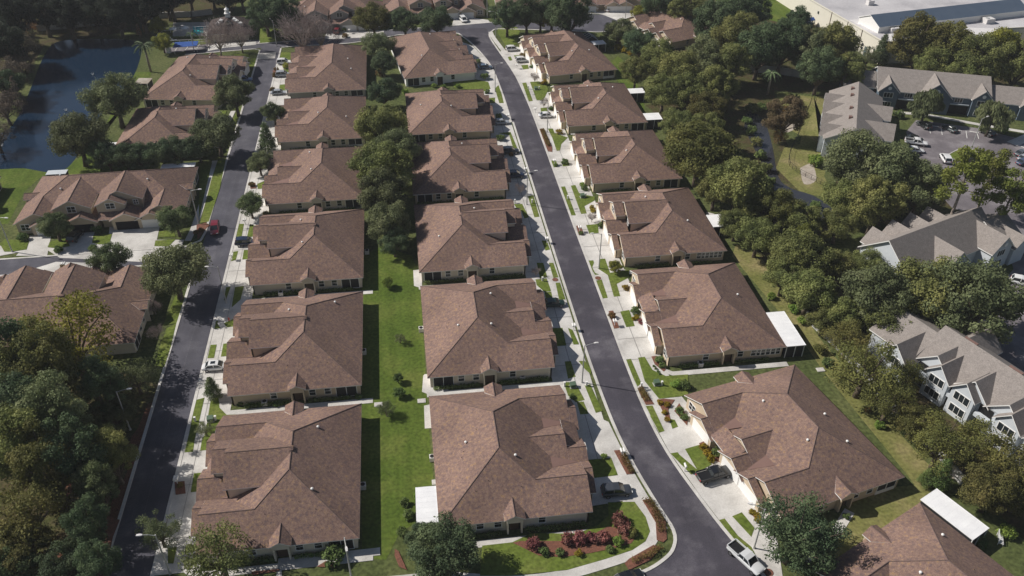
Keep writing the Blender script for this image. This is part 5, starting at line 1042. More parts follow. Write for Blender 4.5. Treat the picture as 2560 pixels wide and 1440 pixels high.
# ------------------------------------------------------------ shrubs
for t in [
('bush','redl',13.78,73.96,1.44,'red-leaved shrub at the left end of the corner bed'),
('bush','redl',18.88,74.16,1.39,"red-leaved shrub left in the corner bed's long clump",'red-leaved shrubs massed in the corner bed'),
('bush','redl',20.64,74.14,1.39,"red-leaved shrub in the corner bed's long clump",'red-leaved shrubs massed in the corner bed'),
('bush','redl',22.40,74.12,1.39,"red-leaved shrub in the corner bed's long clump",'red-leaved shrubs massed in the corner bed'),
('bush','redl',23.98,73.80,1.33,"red-leaved shrub right in the corner bed's long clump",'red-leaved shrubs massed in the corner bed'),
('bush','redl',27.08,76.40,1.66,"tallest red-leaved shrub beside the dark suv's drive"),
('bush','redl',27.45,74.91,1.35,'red-leaved shrub just below the tallest one'),
('bush','hedge',15.23,72.56,1.07,'round green shrub beside the leftmost red one'),
('bush','hedge',17.37,72.23,0.90,'green shrub in front of the red clump'),
('bush','gold',20.00,71.74,0.78,'yellow shrub at the front of the corner bed'),
('bush','fern',25.98,72.96,1.09,'spiky yellow-green shrub beneath the tall red one'),
('bush','olive',28.34,74.14,1.22,'olive bushy shrub at the right of the corner bed'),
('bush','hedge',24.56,71.87,0.84,'low green shrub at the right front of the corner bed'),
('bush','gold',39.94,100.16,0.78,'gold shrub at the far end of the bed by the nearest right house'),
('bush','gold',41.03,99.52,0.77,'gold shrub beside the path of the nearest right house'),
('bush','gold',40.10,97.74,0.70,'middle gold shrub in the bed by the nearest right house'),
('bush','gold',40.02,96.04,0.69,'gold shrub at the near end of the bed by the path'),
('bush','hedge',42.73,97.72,0.98,"green hedge shrub by the nearest right house's far corner"),
('bush','hedge',43.08,96.09,0.90,"lower green hedge shrub by the nearest right house's far corner"),
('bush','gold',44.05,89.26,0.95,'far gold shrub on the lawn strip before the black pickup'),
('bush','gold',44.22,87.76,0.94,'middle gold shrub on the lawn strip before the black pickup'),
('bush','gold',44.49,86.56,0.87,'near gold shrub on the lawn strip before the black pickup'),
('bush','hedge',45.64,87.67,1.08,'green shrub between gold ones and the house behind the pickup'),
('bush','gold',47.30,75.70,0.77,'upper gold shrub by the bottom lamp post'),
('bush','gold',47.82,74.92,0.71,'right gold shrub by the bottom lamp post'),
('bush','gold',47.38,74.09,0.70,'lower gold shrub by the bottom lamp post'),
('bush','hedge',42.25,125.57,1.27,'green shrub between two garages of the second right-row house'),
('bush','gold',41.36,123.55,0.71,'small yellow shrub before the second right-row house'),
('bush','gold',41.94,123.67,0.79,'yellow round shrub beside the pink flowering bush'),
('bush','redl',42.47,122.35,0.78,'pink flowering bush before the second right-row house'),
('bush','hedge',42.80,110.87,1.04,"green hedge before the second right-row house's front corner"),
('bush','hedge',42.92,109.41,0.89,"lower green hedge piece at the second right-row house's front corner"),
('bush','hedge',41.52,109.61,0.37,'tiny clipped shrub, farthest in the red bed','tiny clipped shrubs in the red bed'),
('bush','hedge',41.71,108.93,0.37,'tiny clipped shrub in the red bed','tiny clipped shrubs in the red bed'),
('bush','hedge',41.86,108.16,0.37,'tiny clipped shrub in the red bed','tiny clipped shrubs in the red bed'),
('bush','hedge',41.97,107.49,0.37,'tiny clipped shrub in the red bed','tiny clipped shrubs in the red bed'),
('bush','rust',37.24,124.72,1.02,'rusty grass clump behind a white mailbox'),
('bush','fern',43.85,103.89,1.30,'spiky green palm-like shrub in the lawn gap of the right row'),
('bush','hedge',45.33,103.49,1.30,'dark round shrub in the lawn gap of the right row'),
('bush','gold',42.13,133.47,0.99,"yellow-green shrub before the second right house's far corner"),
('bush','rust',42.59,133.27,0.82,"brown shrub before the second right house's far corner"),
('bush','gold',42.10,165.91,0.85,"yellow-green shrub by the third right house's path, farther"),
('bush','gold',41.94,164.28,0.85,"yellow-green shrub by the third right house's path, nearer"),
('bush','hedge',42.34,157.59,1.10,'dark shrub between garages of the third right house'),
('bush','hedge',37.24,155.16,0.72,'low dark shrub beneath a white mailbox'),
('bush','hedge',42.23,174.96,1.18,"leafy shrub at the third house's far front corner"),
('bush','fern',41.95,176.91,0.89,"green shrub near the fourth right house's drive"),
('bush','hedge',39.89,188.91,1.35,'green round shrub at a fourth-house garage'),
('bush','hedge',37.40,187.74,0.72,'small green shrub near a white mailbox of the right row'),
('bush','gold',43.07,240.51,1.39,"yellow shrub at the farthest right house's near corner"),
('bush','gold',41.59,206.30,1.23,"yellow shrub at the fourth right house's near corner"),
('bush','hedge',42.06,221.81,1.06,"dark shrub by the fourth right house's garages"),
('bush','rust',39.78,263.91,1.36,'reddish shrub by the first white car'),
('bush','hedge',41.49,254.33,1.06,'dark shrub by the second white car'),
('bush','gold',72.54,266.64,1.69,'yellow-green shrub row behind the farthest right house, left','yellow shrubs behind the farthest right house'),
('bush','gold',74.28,264.21,1.68,'yellow-green shrub row behind the farthest right house, middle','yellow shrubs behind the farthest right house'),
('bush','gold',75.68,261.11,1.66,'yellow-green shrub row behind the farthest right house, right','yellow shrubs behind the farthest right house'),
('bush','rust',73.55,270.77,1.42,'reddish shrub above the yellow shrub row'),
('bush','hedge',68.99,273.49,2.43,'clipped dark shrub by the glazed porch'),
('bush','hedge',70.44,269.43,1.98,"dark shrub below the glazed porch's clipped one"),
('bush','hedge',25.39,246.77,1.79,"clipped round shrub at the farthest middle house's near corner"),
('bush','hedge',25.18,235.92,1.11,'round shrub on the verge near the farthest middle house'),
('bush','hedge',24.79,260.54,1.21,'dark shrub before the farthest middle house'),
('bush','hedge',26.35,217.77,1.38,'round shrub between drives of the fifth middle house'),
('bush','hedge',25.12,204.17,1.53,"round shrub at the fourth middle house's far corner"),
('bush','rust',26.82,194.90,0.85,'small brown shrub before the fourth middle house'),
('bush','fern',9.52,242.31,1.13,'leafy shrub in the lawn below the farthest middle house, left','leafy shrubs below the farthest middle house'),
('bush','fern',12.47,241.04,1.12,'leafy shrub in the lawn below the farthest middle house, middle','leafy shrubs below the farthest middle house'),
('bush','fern',16.73,241.16,1.13,'leafy shrub in the lawn below the farthest middle house, right','leafy shrubs below the farthest middle house'),
('bush','fern',0.59,238.09,1.61,"leafy shrub left of the fifth middle house's far corner"),
('bush','rust',-6.61,253.70,1.83,'rust-tinged shrub between the far left and middle houses'),
('bush','hedge',25.20,103.57,0.70,'dark shrub by the drive of the nearest middle house'),
('bush','fern',27.64,89.31,0.72,'spiky plant in shade beside the nearest middle house'),
('bush','hedge',-4.22,83.96,1.00,"dark leafy shrub by the central lawn's near patio cover"),
('bush','hedge',-3.70,81.58,1.11,'dark shrub left of the large white patio cover'),
('bush','fern',-2.50,85.08,0.63,'yellow-tipped shrub above the large white patio cover'),
('bush','hedge',-4.79,78.47,1.10,'dark shrub at the near end of the central lawn'),
('bush','hedge',-11.44,108.14,0.85,"bright hedge block at the second left house's back corner"),
('bush','hedge',-25.35,107.96,0.79,"trimmed hedge block by the second left house's door"),
('bush','hedge',-31.47,109.18,0.87,"rounded trimmed shrub at the second left house's front corner"),
('bush','gold',-33.45,172.13,0.97,"yellow shrub at the fourth left house's front corner"),
('bush','rust',-38.87,256.24,1.33,'brown shrub by the silver car of the farthest left house'),
('bush','rust',-39.10,261.27,1.08,'small brown shrub above the silver car'),
('bush','rust',-38.82,245.17,1.15,'brown shrub beside the lower grey car'),
('bush','rust',-38.30,186.52,1.03,'rusty shrub on the verge by the fourth left house'),
('bush','rust',-47.00,166.75,0.86,'reddish hedge at the side street corner'),
('bush','rust',-47.99,165.86,0.86,'reddish hedge at the lamp of the side street corner'),
('bush','hedge',-76.05,162.03,1.37,'clipped low hedge by the kerb before the tan house'),
('bush','hedge',-68.76,161.46,1.35,'dark clipped hedge between two driveways of the tan house'),
('bush','hedge',-70.01,169.21,1.60,"dark shrubs by the tan house's middle entrance"),
('bush','hedge',-85.25,167.92,1.43,"dark shrub at the tan house's left end"),
('bush','rust',-73.01,154.85,1.14,'reddish shrubs across the side street'),
('bush','rust',-70.79,154.58,1.13,'reddish shrubs across the side street beside the twin mailbox'),
('bush','fern',-53.70,126.50,0.98,'bright green shrub at the corner of the house seen from behind'),
('bush','lime',-58.69,120.05,1.28,'lime shrub in the clearing left of the shaded street'),
('bush','rust',-38.33,91.86,0.68,'brown shrub by the white mailbox of the nearest left house'),
('bush','hedge',-45.67,297.08,1.67,'dark shrub on the lawn by the clubhouse, left'),
('bush','hedge',-18.84,295.43,1.34,"round shrub by the grey house's garage"),
('bush','rust',-18.27,289.29,1.32,"reddish shrub by the grey house's drive"),
('bush','hedge',139.88,204.78,2.05,'clipped oval hedge before the blue block'),
('bush','fern',163.18,192.42,2.33,'leafy shrub at the right end of the blue block'),
('bush','fern',64.73,125.47,1.16,'leafy shrub by the back lawn of the second right house'),
('bush','fern',70.65,126.73,1.18,"leafy shrub by the patio cover's far end"),
('bush','fern',73.32,122.15,1.50,"ferny shrub at the overgrown wall's far end, upper"),
('bush','fern',73.40,118.44,1.31,"ferny shrub at the overgrown wall's far end, lower"),
('bush','olive',73.09,109.73,1.74,'shrub against the overgrown wall beside the patio cover'),
('bush','hedge',73.00,106.03,1.40,'dark shrub below the patio cover by the overgrown wall'),
('bush','fern',74.90,90.17,1.18,'leafy shrub at the foot of the airy wall trees'),
('bush','rust',74.67,93.79,0.75,'dark red shrub under the airy wall trees'),
('bush','hedge',78.02,66.53,1.51,'dark shrub by the white slatted bench'),
('bush','fern',82.69,66.97,1.54,'leafy yellow-green shrub at the right edge'),
('bush','gold',83.23,71.56,1.00,'yellow-leaved shrub above the white slatted bench'),
('bush','hedge',95.09,206.27,1.90,"dark bush on the creek's left bank, farthest","dark bushes along the creek's left bank"),
('bush','hedge',94.06,199.85,1.97,"dark bush on the creek's left bank","dark bushes along the creek's left bank"),
('bush','oliveg',92.89,193.26,2.04,"dark bush on the creek's left bank","dark bushes along the creek's left bank"),
('bush','hedge',91.11,185.57,2.19,"dark bush on the creek's left bank","dark bushes along the creek's left bank"),
('bush','oliveg',89.65,178.51,2.14,"dark bush on the creek's left bank","dark bushes along the creek's left bank"),
('bush','hedge',88.25,172.25,1.87,"dark bush on the creek's left bank","dark bushes along the creek's left bank"),
('bush','oliveg',99.26,213.73,2.45,"olive bush at the creek's far end"),
('bush','hedge',102.58,214.49,2.22,"dark bush at the creek's far end"),
('bush','hedge',94.50,159.45,1.81,"dark bush at the creek's near bend"),
('bush','hedge',60.77,73.06,0.79,"low dark shrub by the nearest right house's door")]: plant(*t)
def hedgerow(label, pts, w_, hgt, leaf, seed):
    rr = random.Random(seed); cl = []; o0 = Vector((pts[0][0], pts[0][1], 0)); pts = smooth(pts, 3)
    for a, b in zip(pts[:-1], pts[1:]):
        n = max(1, int(sqrt((b[0]-a[0])**2+(b[1]-a[1])**2)/.45))
        for k in range(n):
            for s in (-1, 1): cl.append((Vector((a[0]+(b[0]-a[0])*k/n+s*w_*.25+rr.uniform(-.08,.08), a[1]+(b[1]-a[1])*k/n+rr.uniform(-.1,.1), hgt*.5))-o0, hgt*.55*rr.uniform(.85,1.15)))
    o = bpy.data.objects.new('hedge', leafmesh('hedge', cl, 70*len(cl), .10, seed, M['leaf_'+leaf])); COL.objects.link(o); o.location = (o0.x, o0.y, .09); return tag(o, label, 'hedge')
hedgerow('rusty hedge beside the white mailbox at the nearest middle-row house', [(30.76,89.31),(30.95,87.42),(31.27,85.38)], 1.1, .8, 'rust', 71)
hedgerow('long curved rusty hedge along the corner kerb', [(32.35,79.83),(32.89,77.93),(33.12,75.90),(32.87,73.76)], 1.3, .9, 'rust', 72)
hedgerow('rusty hedge before the bottom kerb, left of the corner bend', [(31.55,71.21),(29.63,70.23),(27.37,69.58)], 1.5, .9, 'rust', 73)
hedgerow('rusty hedge at the kerb where the long lamp shadow ends', [(37.53,103.99),(37.69,102.43),(37.83,100.81)], 1.0, .8, 'rust', 74)
hedgerow('rusty low hedge by the kerb near the lamp of the fourth right house', [(37.23,208.62),(37.36,204.12),(37.41,198.58)], 1.0, .7, 'rust', 75)
hedgerow('long clipped hedge below the swimming pool', [(-76.63,294.61),(-71.63,294.04),(-65.00,294.07)], .9, 1.0, 'hedge', 76)
# clipped hedges under the side walls that face the camera
def hedge(label, x0, x1, y, hgt=.9, leaf='hedge', dep=.9, seed=1):
    rr = random.Random(seed); cl = []; n = max(2, int((x1-x0)/.7))
    for k in range(n): cl.append((Vector(((k+.5)*(x1-x0)/n, rr.uniform(-.08,.08), hgt*.5)), hgt*.55*rr.uniform(.9,1.1)))
    me = leafmesh('hedge', cl, 90*n, .13, seed, M['leaf_'+leaf]); o = bpy.data.objects.new('hedge', me); COL.objects.link(o); o.location = (x0, y, 0); return tag(o, label, 'hedge', 'clipped hedges under side walls')
WHO = ['nearest','second nearest','third','fourth','fifth','farthest']
for i, y in enumerate(YB):
    hedge('clipped hedge under the side wall of the %s left-row house' % WHO[i], -30.5, -22.8, y-.2, 1.0, seed=i)
    hedge('short clipped hedge by the screened corner of the %s left-row house' % WHO[i], -20, -13.0, y-.2, .8, seed=i+10)
    if i < 5:
        hedge('clipped hedge under the side wall of the %s middle-row house' % WHO[i], 13.2, 22.0, y+.15, .9, seed=i+20); hedge('short clipped hedge by the screened corner of the %s middle-row house' % WHO[i], 1.5, 9.6, y+.15, .8, seed=i+30)
    if 0 < i < 5: hedge('clipped hedge under the side wall of the %s right-row house' % WHO[i], 46, 53.5, y+.3, 1.0, seed=i+40); hedge('short clipped hedge by the back corner of the %s right-row house' % WHO[i], 56.2, 63, y+.3, .7, seed=i+50)
# ------------------------------------------------------------ vehicles
def car(kind, color, label, x, y, rz, group=None):
    name = dict(sedan='parked_car', suv='parked_car', pickup='pickup_truck', van='parked_van')[kind]; cat = dict(sedan='car', suv='car', pickup='pickup', van='van')[kind]
    r = thing(name, label, cat, (x, y, .06), rz, group)
    P = paint('paint_'+'_'.join('%.2f' % c for c in color), color)
    L, W, H = dict(sedan=(4.8,1.84,1.45), suv=(4.8,1.92,1.75), pickup=(5.8,2.0,1.9), van=(5.0,1.98,1.8))[kind]; W /= 2
    if kind == 'sedan': st = [(-2.4,.55,.78),(-2.3,.40,.95),(-1.5,.28,1.0),(.9,.28,.95),(1.9,.32,.82),(2.3,.40,.70),(2.4,.5,.6)]; cab = [(-1.75,.95,.0),(-1.15,1.40,.8),(-.2,1.46,.86),(.55,1.36,.8),(1.25,.93,.0)]
    elif kind == 'suv': st = [(-2.4,.6,1.0),(-2.3,.42,1.1),(-1.6,.32,1.12),(.9,.32,1.08),(1.9,.36,1.0),(2.3,.45,.85),(2.4,.55,.7)]; cab = [(-2.28,1.08,.0),(-1.95,1.70,.82),(-.6,1.78,.88),(.35,1.68,.82),(1.2,1.06,.0)]
    elif kind == 'van': st = [(-2.5,.6,1.0),(-2.4,.42,1.1),(-1.6,.32,1.12),(1.2,.32,1.05),(2.1,.38,.9),(2.45,.5,.72)]; cab = [(-2.42,1.08,.0),(-2.2,1.72,.84),(-.6,1.80,.88),(.75,1.64,.82),(1.75,1.0,.0)]
    else: st = [(-2.9,.65,1.12),(-2.85,.5,1.18),(-.75,.5,1.2),(1.2,.5,1.18),(2.5,.52,1.12),(2.85,.6,1.0),(2.9,.7,.85)]; cab = [(-.75,1.18,.0),(-.6,1.85,.82),(.2,1.9,.86),(.85,1.78,.8),(1.45,1.15,.0)]
    b = MB(); R_ = []
    for s, z0, z1 in st:
        w_ = W*(.86 if abs(s) > L/2-.05 else .97 if abs(s) > L/2-.4 else 1); m_ = z0+(z1-z0)*.55
        R_.append([(s,-w_*.9,z0),(s,-w_,z0+.08),(s,-w_,m_),(s,-w_*.90,z1),(s,w_*.90,z1),(s,w_,m_),(s,w_,z0+.08),(s,w_*.9,z0)])
    b.rings(R_); o = b.obj('body', P, r, smooth=True); o.modifiers.new('round', 'SUBSURF').levels = 2; o.modifiers[0].render_levels = 2
    g_ = MB(); R_ = []
    for s, z, k in cab:
        zb = 1.17 if kind == 'pickup' else (.96 if kind == 'sedan' else 1.08); zb = min(zb, z); wt = W*(.78 if k else .86); R_.append([(s,-W*.87,zb-.03),(s,-wt,z),(s,wt,z),(s,W*.87,zb-.03)])
    g_.rings(R_); g_.obj('windows', M['glass'], r)
    tp = cab[1:4]; b = MB(); b.rings([[(s,-W*.83,z-.07),(s,-W*.74,z+.04),(s,W*.74,z+.04),(s,W*.83,z-.07)] for s, z, k in tp])
    zb = .97 if kind == 'sedan' else 1.08 if kind != 'pickup' else 1.18
    for s in (1, -1):
        for q_, (sx, z, k) in enumerate(tp):
            if q_ == 0 and kind == 'pickup': tx = cab[0][0]
            else: tx = (cab[0][0], (cab[0][0]+cab[4][0])/2*.0+sx, cab[4][0])[q_]
            b.tube((tx, s*W*.875, zb-.03), (sx, s*W*.785, z), .075, n=5)
    b.obj('roof', P, r)
    if 'sunroof' in label: b = MB(); b.box(-.75,.05,-.36,.36,1.42,1.505); b.obj('sunroof', M['glass'], r)
    if kind == 'pickup': b = MB(); b.box(-2.72,-.85,-W*.78,W*.78,1.19,1.215); b.obj('bed_liner', M['black'], r); b = MB(); b.box(-2.86,-2.74,-W*.88,W*.88,1.15,1.42); [b.box(-2.74,-.8,s*W*.93-.06,s*W*.93+.06,1.15,1.42) for s in (1,-1)]; b.obj('bed_side', P, r)
    for wx in ((-L/2+.95), (L/2-.92)):
        for s in (1, -1):
            rad = .40 if kind == 'pickup' else .35 if kind != 'sedan' else .33
            b = MB(); b.tube((wx,s*(W-.22),rad),(wx,s*(W+.015),rad),rad,n=16); t = b.obj('wheel', M['tyre'], r); b = MB(); b.tube((wx,s*(W-.1),rad),(wx,s*(W+.03),rad),rad*.62,n=12); b.obj('rim', M['rim'], t)
    zf_ = st[-2][2]-.12
    for s in (1, -1):
        b = MB(); b.box(L/2-.16,L/2-.03,s*W*.62-.2,s*W*.62+.2,zf_-.08,zf_+.07); b.obj('headlight', M['lamp'], r); zr_ = st[0][2]-.1; b = MB(); b.box(-L/2-.005,-L/2+.12,s*W*.66-.15,s*W*.66+.15,zr_-.1,zr_+.08); b.obj('taillight', M['red'], r)
    return r
WH = (.72,.72,.72); SV = (.34,.36,.39); BK = (.012,.013,.015); NV = (.012,.02,.05); RD = (.17,.012,.022); GR = (.09,.10,.115); DK = (.02,.024,.032); GN = (.012,.03,.02); CH = (.045,.05,.06)
def carat(kind, c, label, p, rz): car(kind, c, label, p[0], p[1], radians(rz))
carat('sedan', WH, 'white sedan with a sunroof on the second nearest left-row driveway', (-36.91,119.02), 0)
carat('suv', NV, 'dark blue car nosed in beside the third left-row house', (-36.36,159.98), 0)
carat('suv', RD, 'red car driving at the side street corner', (-43.94,166.52), -85)
carat('sedan', SV, 'grey saloon before the farthest left house, lowest of its three cars', (-36.69,242.36), 2)
carat('suv', SV, 'silver car before the farthest left house, middle of three', (-36.44,256.32), 2)
carat('suv', WH, 'white suv before the farthest left house, topmost of three', (-37.06,266.79), 2)
carat('suv', BK, 'black car on the shaded middle driveway of the tan house', (-73.95,167.06), 80)
carat('suv', CH, 'dark suv on the sunlit edge of the nearest middle-row driveway', (27.89,81.96), 0)
carat('pickup', BK, 'black pickup on the nearest right-row driveway', (43.74,83.12), 12)
carat('pickup', (.58,.59,.60), 'silver pickup parked at the kerb at the bottom right', (43.16,67.67), -62)
carat('sedan', GN, 'dark green car in the shade before the second middle-row house', (26.47,129.98), 0)
carat('suv', NV, 'dark car in shade before the third middle-row house', (26.27,183.29), 0)
carat('suv', DK, 'black suv in shade before the fourth middle-row house, at its near end', (26.70,196.37), 0)
carat('sedan', SV, 'silver sedan before the fifth middle-row house', (26.48,214.27), 0)
carat('sedan', (.10,.14,.20), 'blue-grey car at the near corner of the farthest middle house', (26.43,255.33), 3)
carat('suv', WH, 'white suv before the farthest right house, upper of two', (37.44,270.06), 3)
carat('suv', WH, 'white car before the farthest right house, lower of two', (39.18,259.72), 3)
carat('sedan', WH, 'white sedan on the fourth right-row driveway behind a lamp', (39.90,217.18), 0)
carat('van', WH, 'white van before the tan house beyond the cross street', (23.56,301.56), -75)
carat('suv', RD, 'red car before the grey house beyond the cross street', (-21.11,294.32), 80)
carat('sedan', WH, 'white car on the turning circle driveway', (78.69,307.17), 60)
carat('sedan', GR, 'dark car half hidden left on the turning circle drive', (73.04,313.02), 50)
carat('sedan', BK, 'black car in the shade before the farther pond house, upper', (-50.79,260.61), 3)
carat('suv', (.10,.16,.30), 'blue car by the round street tree at the farther pond house', (-47.87,253.49), 3)
carat('suv', (.05,.06,.06), 'dark green suv parked under the blue block, left of three', (143.66,198.24), 100)
carat('sedan', (.07,.085,.09), 'dark sedan parked under the blue block, middle of three', (149.70,195.46), 105)
carat('suv', (.015,.01,.012), 'black suv parked under the blue block, right of three', (158.54,191.62), 100)
carat('pickup', WH, 'white pickup at the left of the parking lot', (135.71,188.21), -25)
carat('sedan', WH, 'white car nosing out beneath the great oak', (133.18,184.26), -15)
carat('sedan', BK, 'black car behind the white pickup in the lot', (136.53,190.54), -25)
carat('suv', (.16,.19,.23), 'grey wagon beside the grassy parking island', (145.69,178.62), -10)
carat('van', WH, 'white van behind the pine in the parking lot', (138.60,178.58), 75)
carat('sedan', GR, 'dark car at the right edge of the lot, uppermost', (160.53,179.12), 20)
carat('sedan', SV, 'silver car at the right edge of the lot', (159.57,176.50), 20)
carat('sedan', (.06,.08,.14), 'dark blue car at the right edge of the lot', (157.86,174.47), 20)
carat('suv', WH, 'white car at the right edge below the grey-roofed block', (124.27,124.90), -35)
carat('sedan', BK, 'black car cut by the bottom edge at the corner', (25.84,66.71), 14)
# ------------------------------------------------------------ street furniture
def lamp(label, x, y, az, h=8.6):
    r = thing('street_lamp', label, 'street lamp', (x, y, .06), az, 'street lamps'); b = MB(); b.tube((0,0,0),(0,0,h),.13,.085,10); b.tube((0,0,0),(0,0,.25),.2,.17,10); b.obj('pole', M['metal'], r)
    b = MB(); b.tube((0,0,h-.15),(.9,0,h+.12),.05,.045,7); b.tube((.9,0,h+.12),(1.75,0,h+.18),.045,.04,7); b.obj('arm', M['metal'], r)
    b = MB(); b.rings([[(1.6,-.10,h+.14),(1.6,.10,h+.14),(1.6,.10,h+.26),(1.6,-.10,h+.26)],[(1.95,-.17,h+.12),(1.95,.17,h+.12),(1.95,.17,h+.30),(1.95,-.17,h+.30)],[(2.4,-.13,h+.14),(2.4,.13,h+.14),(2.4,.13,h+.26),(2.4,-.13,h+.26)]]); b.obj('lamp_head', M['ltroof'], r); return r
def lampat(label, p, az): lamp(label, p[0], p[1], radians(az))
lampat('street lamp throwing a long shadow over the road by the nearest middle house', (27.71,107.10), 5)
lampat('street lamp at the bottom edge before the nearest left house', (-12.01,72.26), -80)
lampat('street lamp before the third middle-row house', (27.15,169.55), 5)
lampat('street lamp on the right kerb before the third right-row house', (38.38,141.57), 178)
lampat('street lamp on the right kerb before the fourth right house', (38.48,207.47), 178)
lampat('street lamp on the left kerb by the farthest middle house', (27.55,236.62), 5)
lampat('street lamp at the right corner of the cross street', (33.31,284.08), 178)
lampat('street lamp on the corner by the tan dormered house', (-48.17,170.13), 0)
lampat('street lamp on the shaded verge between third and second left houses', (-37.86,138.96), 178)
lampat('street lamp in the left woods, its head catching sun', (-48.71,105.25), 5)
lampat('street lamp at the bottom of the narrow street', (-36.88,75.94), 178)
lampat('lamp post leaning into view at the left edge by the side street', (-86.00,163.25), -20)
lampat('street lamp by the right kerb at the bottom, beside gold shrubs', (45.27,69.64), 150)
lampat('lamp post on the grass by the clubhouse hedge', (-40.91,283.18), 120)
lampat('lamp post at the near side of the parking bays', (-67.37,280.98), 178)
lampat('lamp post standing at the turning circle', (82.77,297.56), 178)
lampat('lamp post beyond the cross street beside the top white wall', (32.59,304.09), 200)
r = lamp('square-headed lamp on the parking island', *(148.06,182.47), radians(20), 9.5); 
def utility(label, p):
    r = thing('utility_pole', label, 'utility pole', (p[0], p[1], 0), .4); b = MB(); b.tube((0,0,0),(0,0,11.5),.16,.11,8); b.obj('pole', M['palebark'], r); b = MB(); b.box(-1.2,1.2,-.06,.06,10.6,10.75); b.obj('crossarm', M['palebark'], r)
    for x in (-1.05,-.4,.4,1.05): b = MB(); b.tube((x,0,10.75),(x,0,11.0),.06,n=6); b.obj('insulator', M['lamp'], r)
utility('wooden utility pole rising from the left woods', (-62.18,86.40))
def mailbox(label, p, rz, twin=False):
    r = thing('mailbox', label, 'mailbox', (p[0], p[1], .08), rz, 'white kerb mailboxes'); b = MB(); b.box(-.06,.06,-.06,.06,0,1.15); b.box(-.35,.35,-.05,.05,.9,1.0); b.obj('post', M['white'], r)
    for yy in ((-.22,.22) if twin else (0,)):
        b = MB(); R_ = []
        for x in (-.42,.42): R_.append([(x,yy-.14,1.16),(x,yy+.14,1.16),(x,yy+.14,1.34),(x,yy+.08,1.46),(x,yy-.08,1.46),(x,yy-.14,1.34)])
        b.rings(R_); b.obj('box', M['white'], r)
for lab, p, tw in (('white mailbox by the gold-striped lawn before the black pickup', (39.65,84.96), 0), ('white mailbox at the left kerb near the nearest middle house', (30.63,89.33), 1), ('white mailbox on red mulch before the second right-row house', (37.15,122.11), 1), ('white mailbox in shade before the second middle house', (29.07,121.77), 1),
    ('white mailbox before the third right-row house', (37.19,156.20), 1), ('white mailbox in shade before the third middle house', (29.08,152.54), 1), ('white mailbox on a small turf patch of the fourth right-row house', (37.15,188.60), 1), ('white mailbox by the lamp of the third middle-row house', (29.16,185.04), 1), ('white mailbox before the fourth right-row house, farther', (37.20,220.50), 1),
    ('white mailbox before the farthest right house', (36.57,254.15), 1), ('white mailbox by the brown shrub of the nearest left house', (-38.88,92.44), 1), ('white mailbox at the third left-row house', (-38.69,154.30), 1), ('white mailbox under the glossy verge tree', (-37.62,168.48), 1), ('twin white mailbox across the side street', (-72.92,155.24), 1), ('white mailbox at the grey house beyond the cross street', (-16.93,293.03), 1), ('white mailbox by the turning circle', (74.20,306.27), 1),
    ('white mailbox beside the round shrub of the fourth middle house', (28.89,217.15), 1), ('white mailbox by the farthest middle house\'s verge', (26.68,255.30), 0), ('white mailbox before the fifth left house', (-38.74,260.21), 0)): mailbox(lab, p, pi/2 if p[0] > -20 else -pi/2, tw)
def pedestal(label, p):
    r = tag(None, None) if False else None; b = MB(); b.box(-.14,.14,-.14,.14,0,.85); b.box(-.17,.17,-.17,.17,.85,.97); o = b.obj('utility_pedestal', M['white']); o.location = (p[0], p[1], .09); tag(o, label, 'utility pedestal', 'white utility pedestals')
for lab, p in (('white pedestal left of the green transformer by the nearest lamp', (24.44,106.58)), ('white pedestal right of the nearest lamp foot', (28.32,106.19)), ('white pedestal on the kerb strip across from the nearest lamp', (37.85,104.67)), ('white pedestal right of the shaded transformer in the lawn gap', (41.54,104.61)), ('white pedestal on the strip of the third right house', (37.25,170.96)), ('white pedestal by the transformer of the third right house', (41.77,171.57)), ('white pedestal on the strip of the fourth right house', (37.80,237.55)), ('white pedestal right of the transformer of the farthest right house', (41.01,236.87)), ('white pedestal in the lawn by the third middle-row lamp', (24.43,170.63)), ('white pedestal on the strip right of the third middle-row lamp', (28.49,170.13)), ('white pedestal on the strip of the nearest left house', (-38.39,105.88)), ('white pedestal by the transformer of the nearest left house', (-35.05,105.74)), ('white pedestal by the second middle-row lawn', (25.77,138.46))): pedestal(lab, p)
def transformer(label, p):
    r = thing('transformer', label, 'transformer', (p[0], p[1], .09), .1, 'green ground transformers'); b = MB(); b.box(-.6,.6,-.5,.5,0,.12); b.obj('pad', M['concreteold'], r); b = MB(); b.rings([[(-.5,-.4,.12),(.5,-.4,.12),(.5,.4,.12),(-.5,.4,.12)],[(-.5,-.4,.75),(.5,-.4,.75),(.5,.4,.95),(-.5,.4,.95)]]); b.obj('cabinet', M['green'], r)
for lab, p in (('green transformer by the lamp of the nearest middle house', (25.88,106.19)), ('green transformer in the right-row lawn gap', (40.69,104.93)), ('green transformer on the lawn of the third right-row house', (40.93,171.28)), ('green transformer on the lawn of the farthest right house', (40.00,236.68)), ('green transformer by the nearest left house', (-35.89,105.66))): transformer(lab, p)
def acunit(label, x, y):
    r = thing('cooling_unit', label, 'cooling unit', (x, y, 0), 0, 'cooling units behind houses'); b = MB(); b.box(-.45,.45,-.45,.45,.05,.9); b.obj('housing', M['ltroof'], r); b = MB(); b.tube((0,0,.9),(0,0,.93),.36,n=16); b.obj('fan', M['dark'], r)
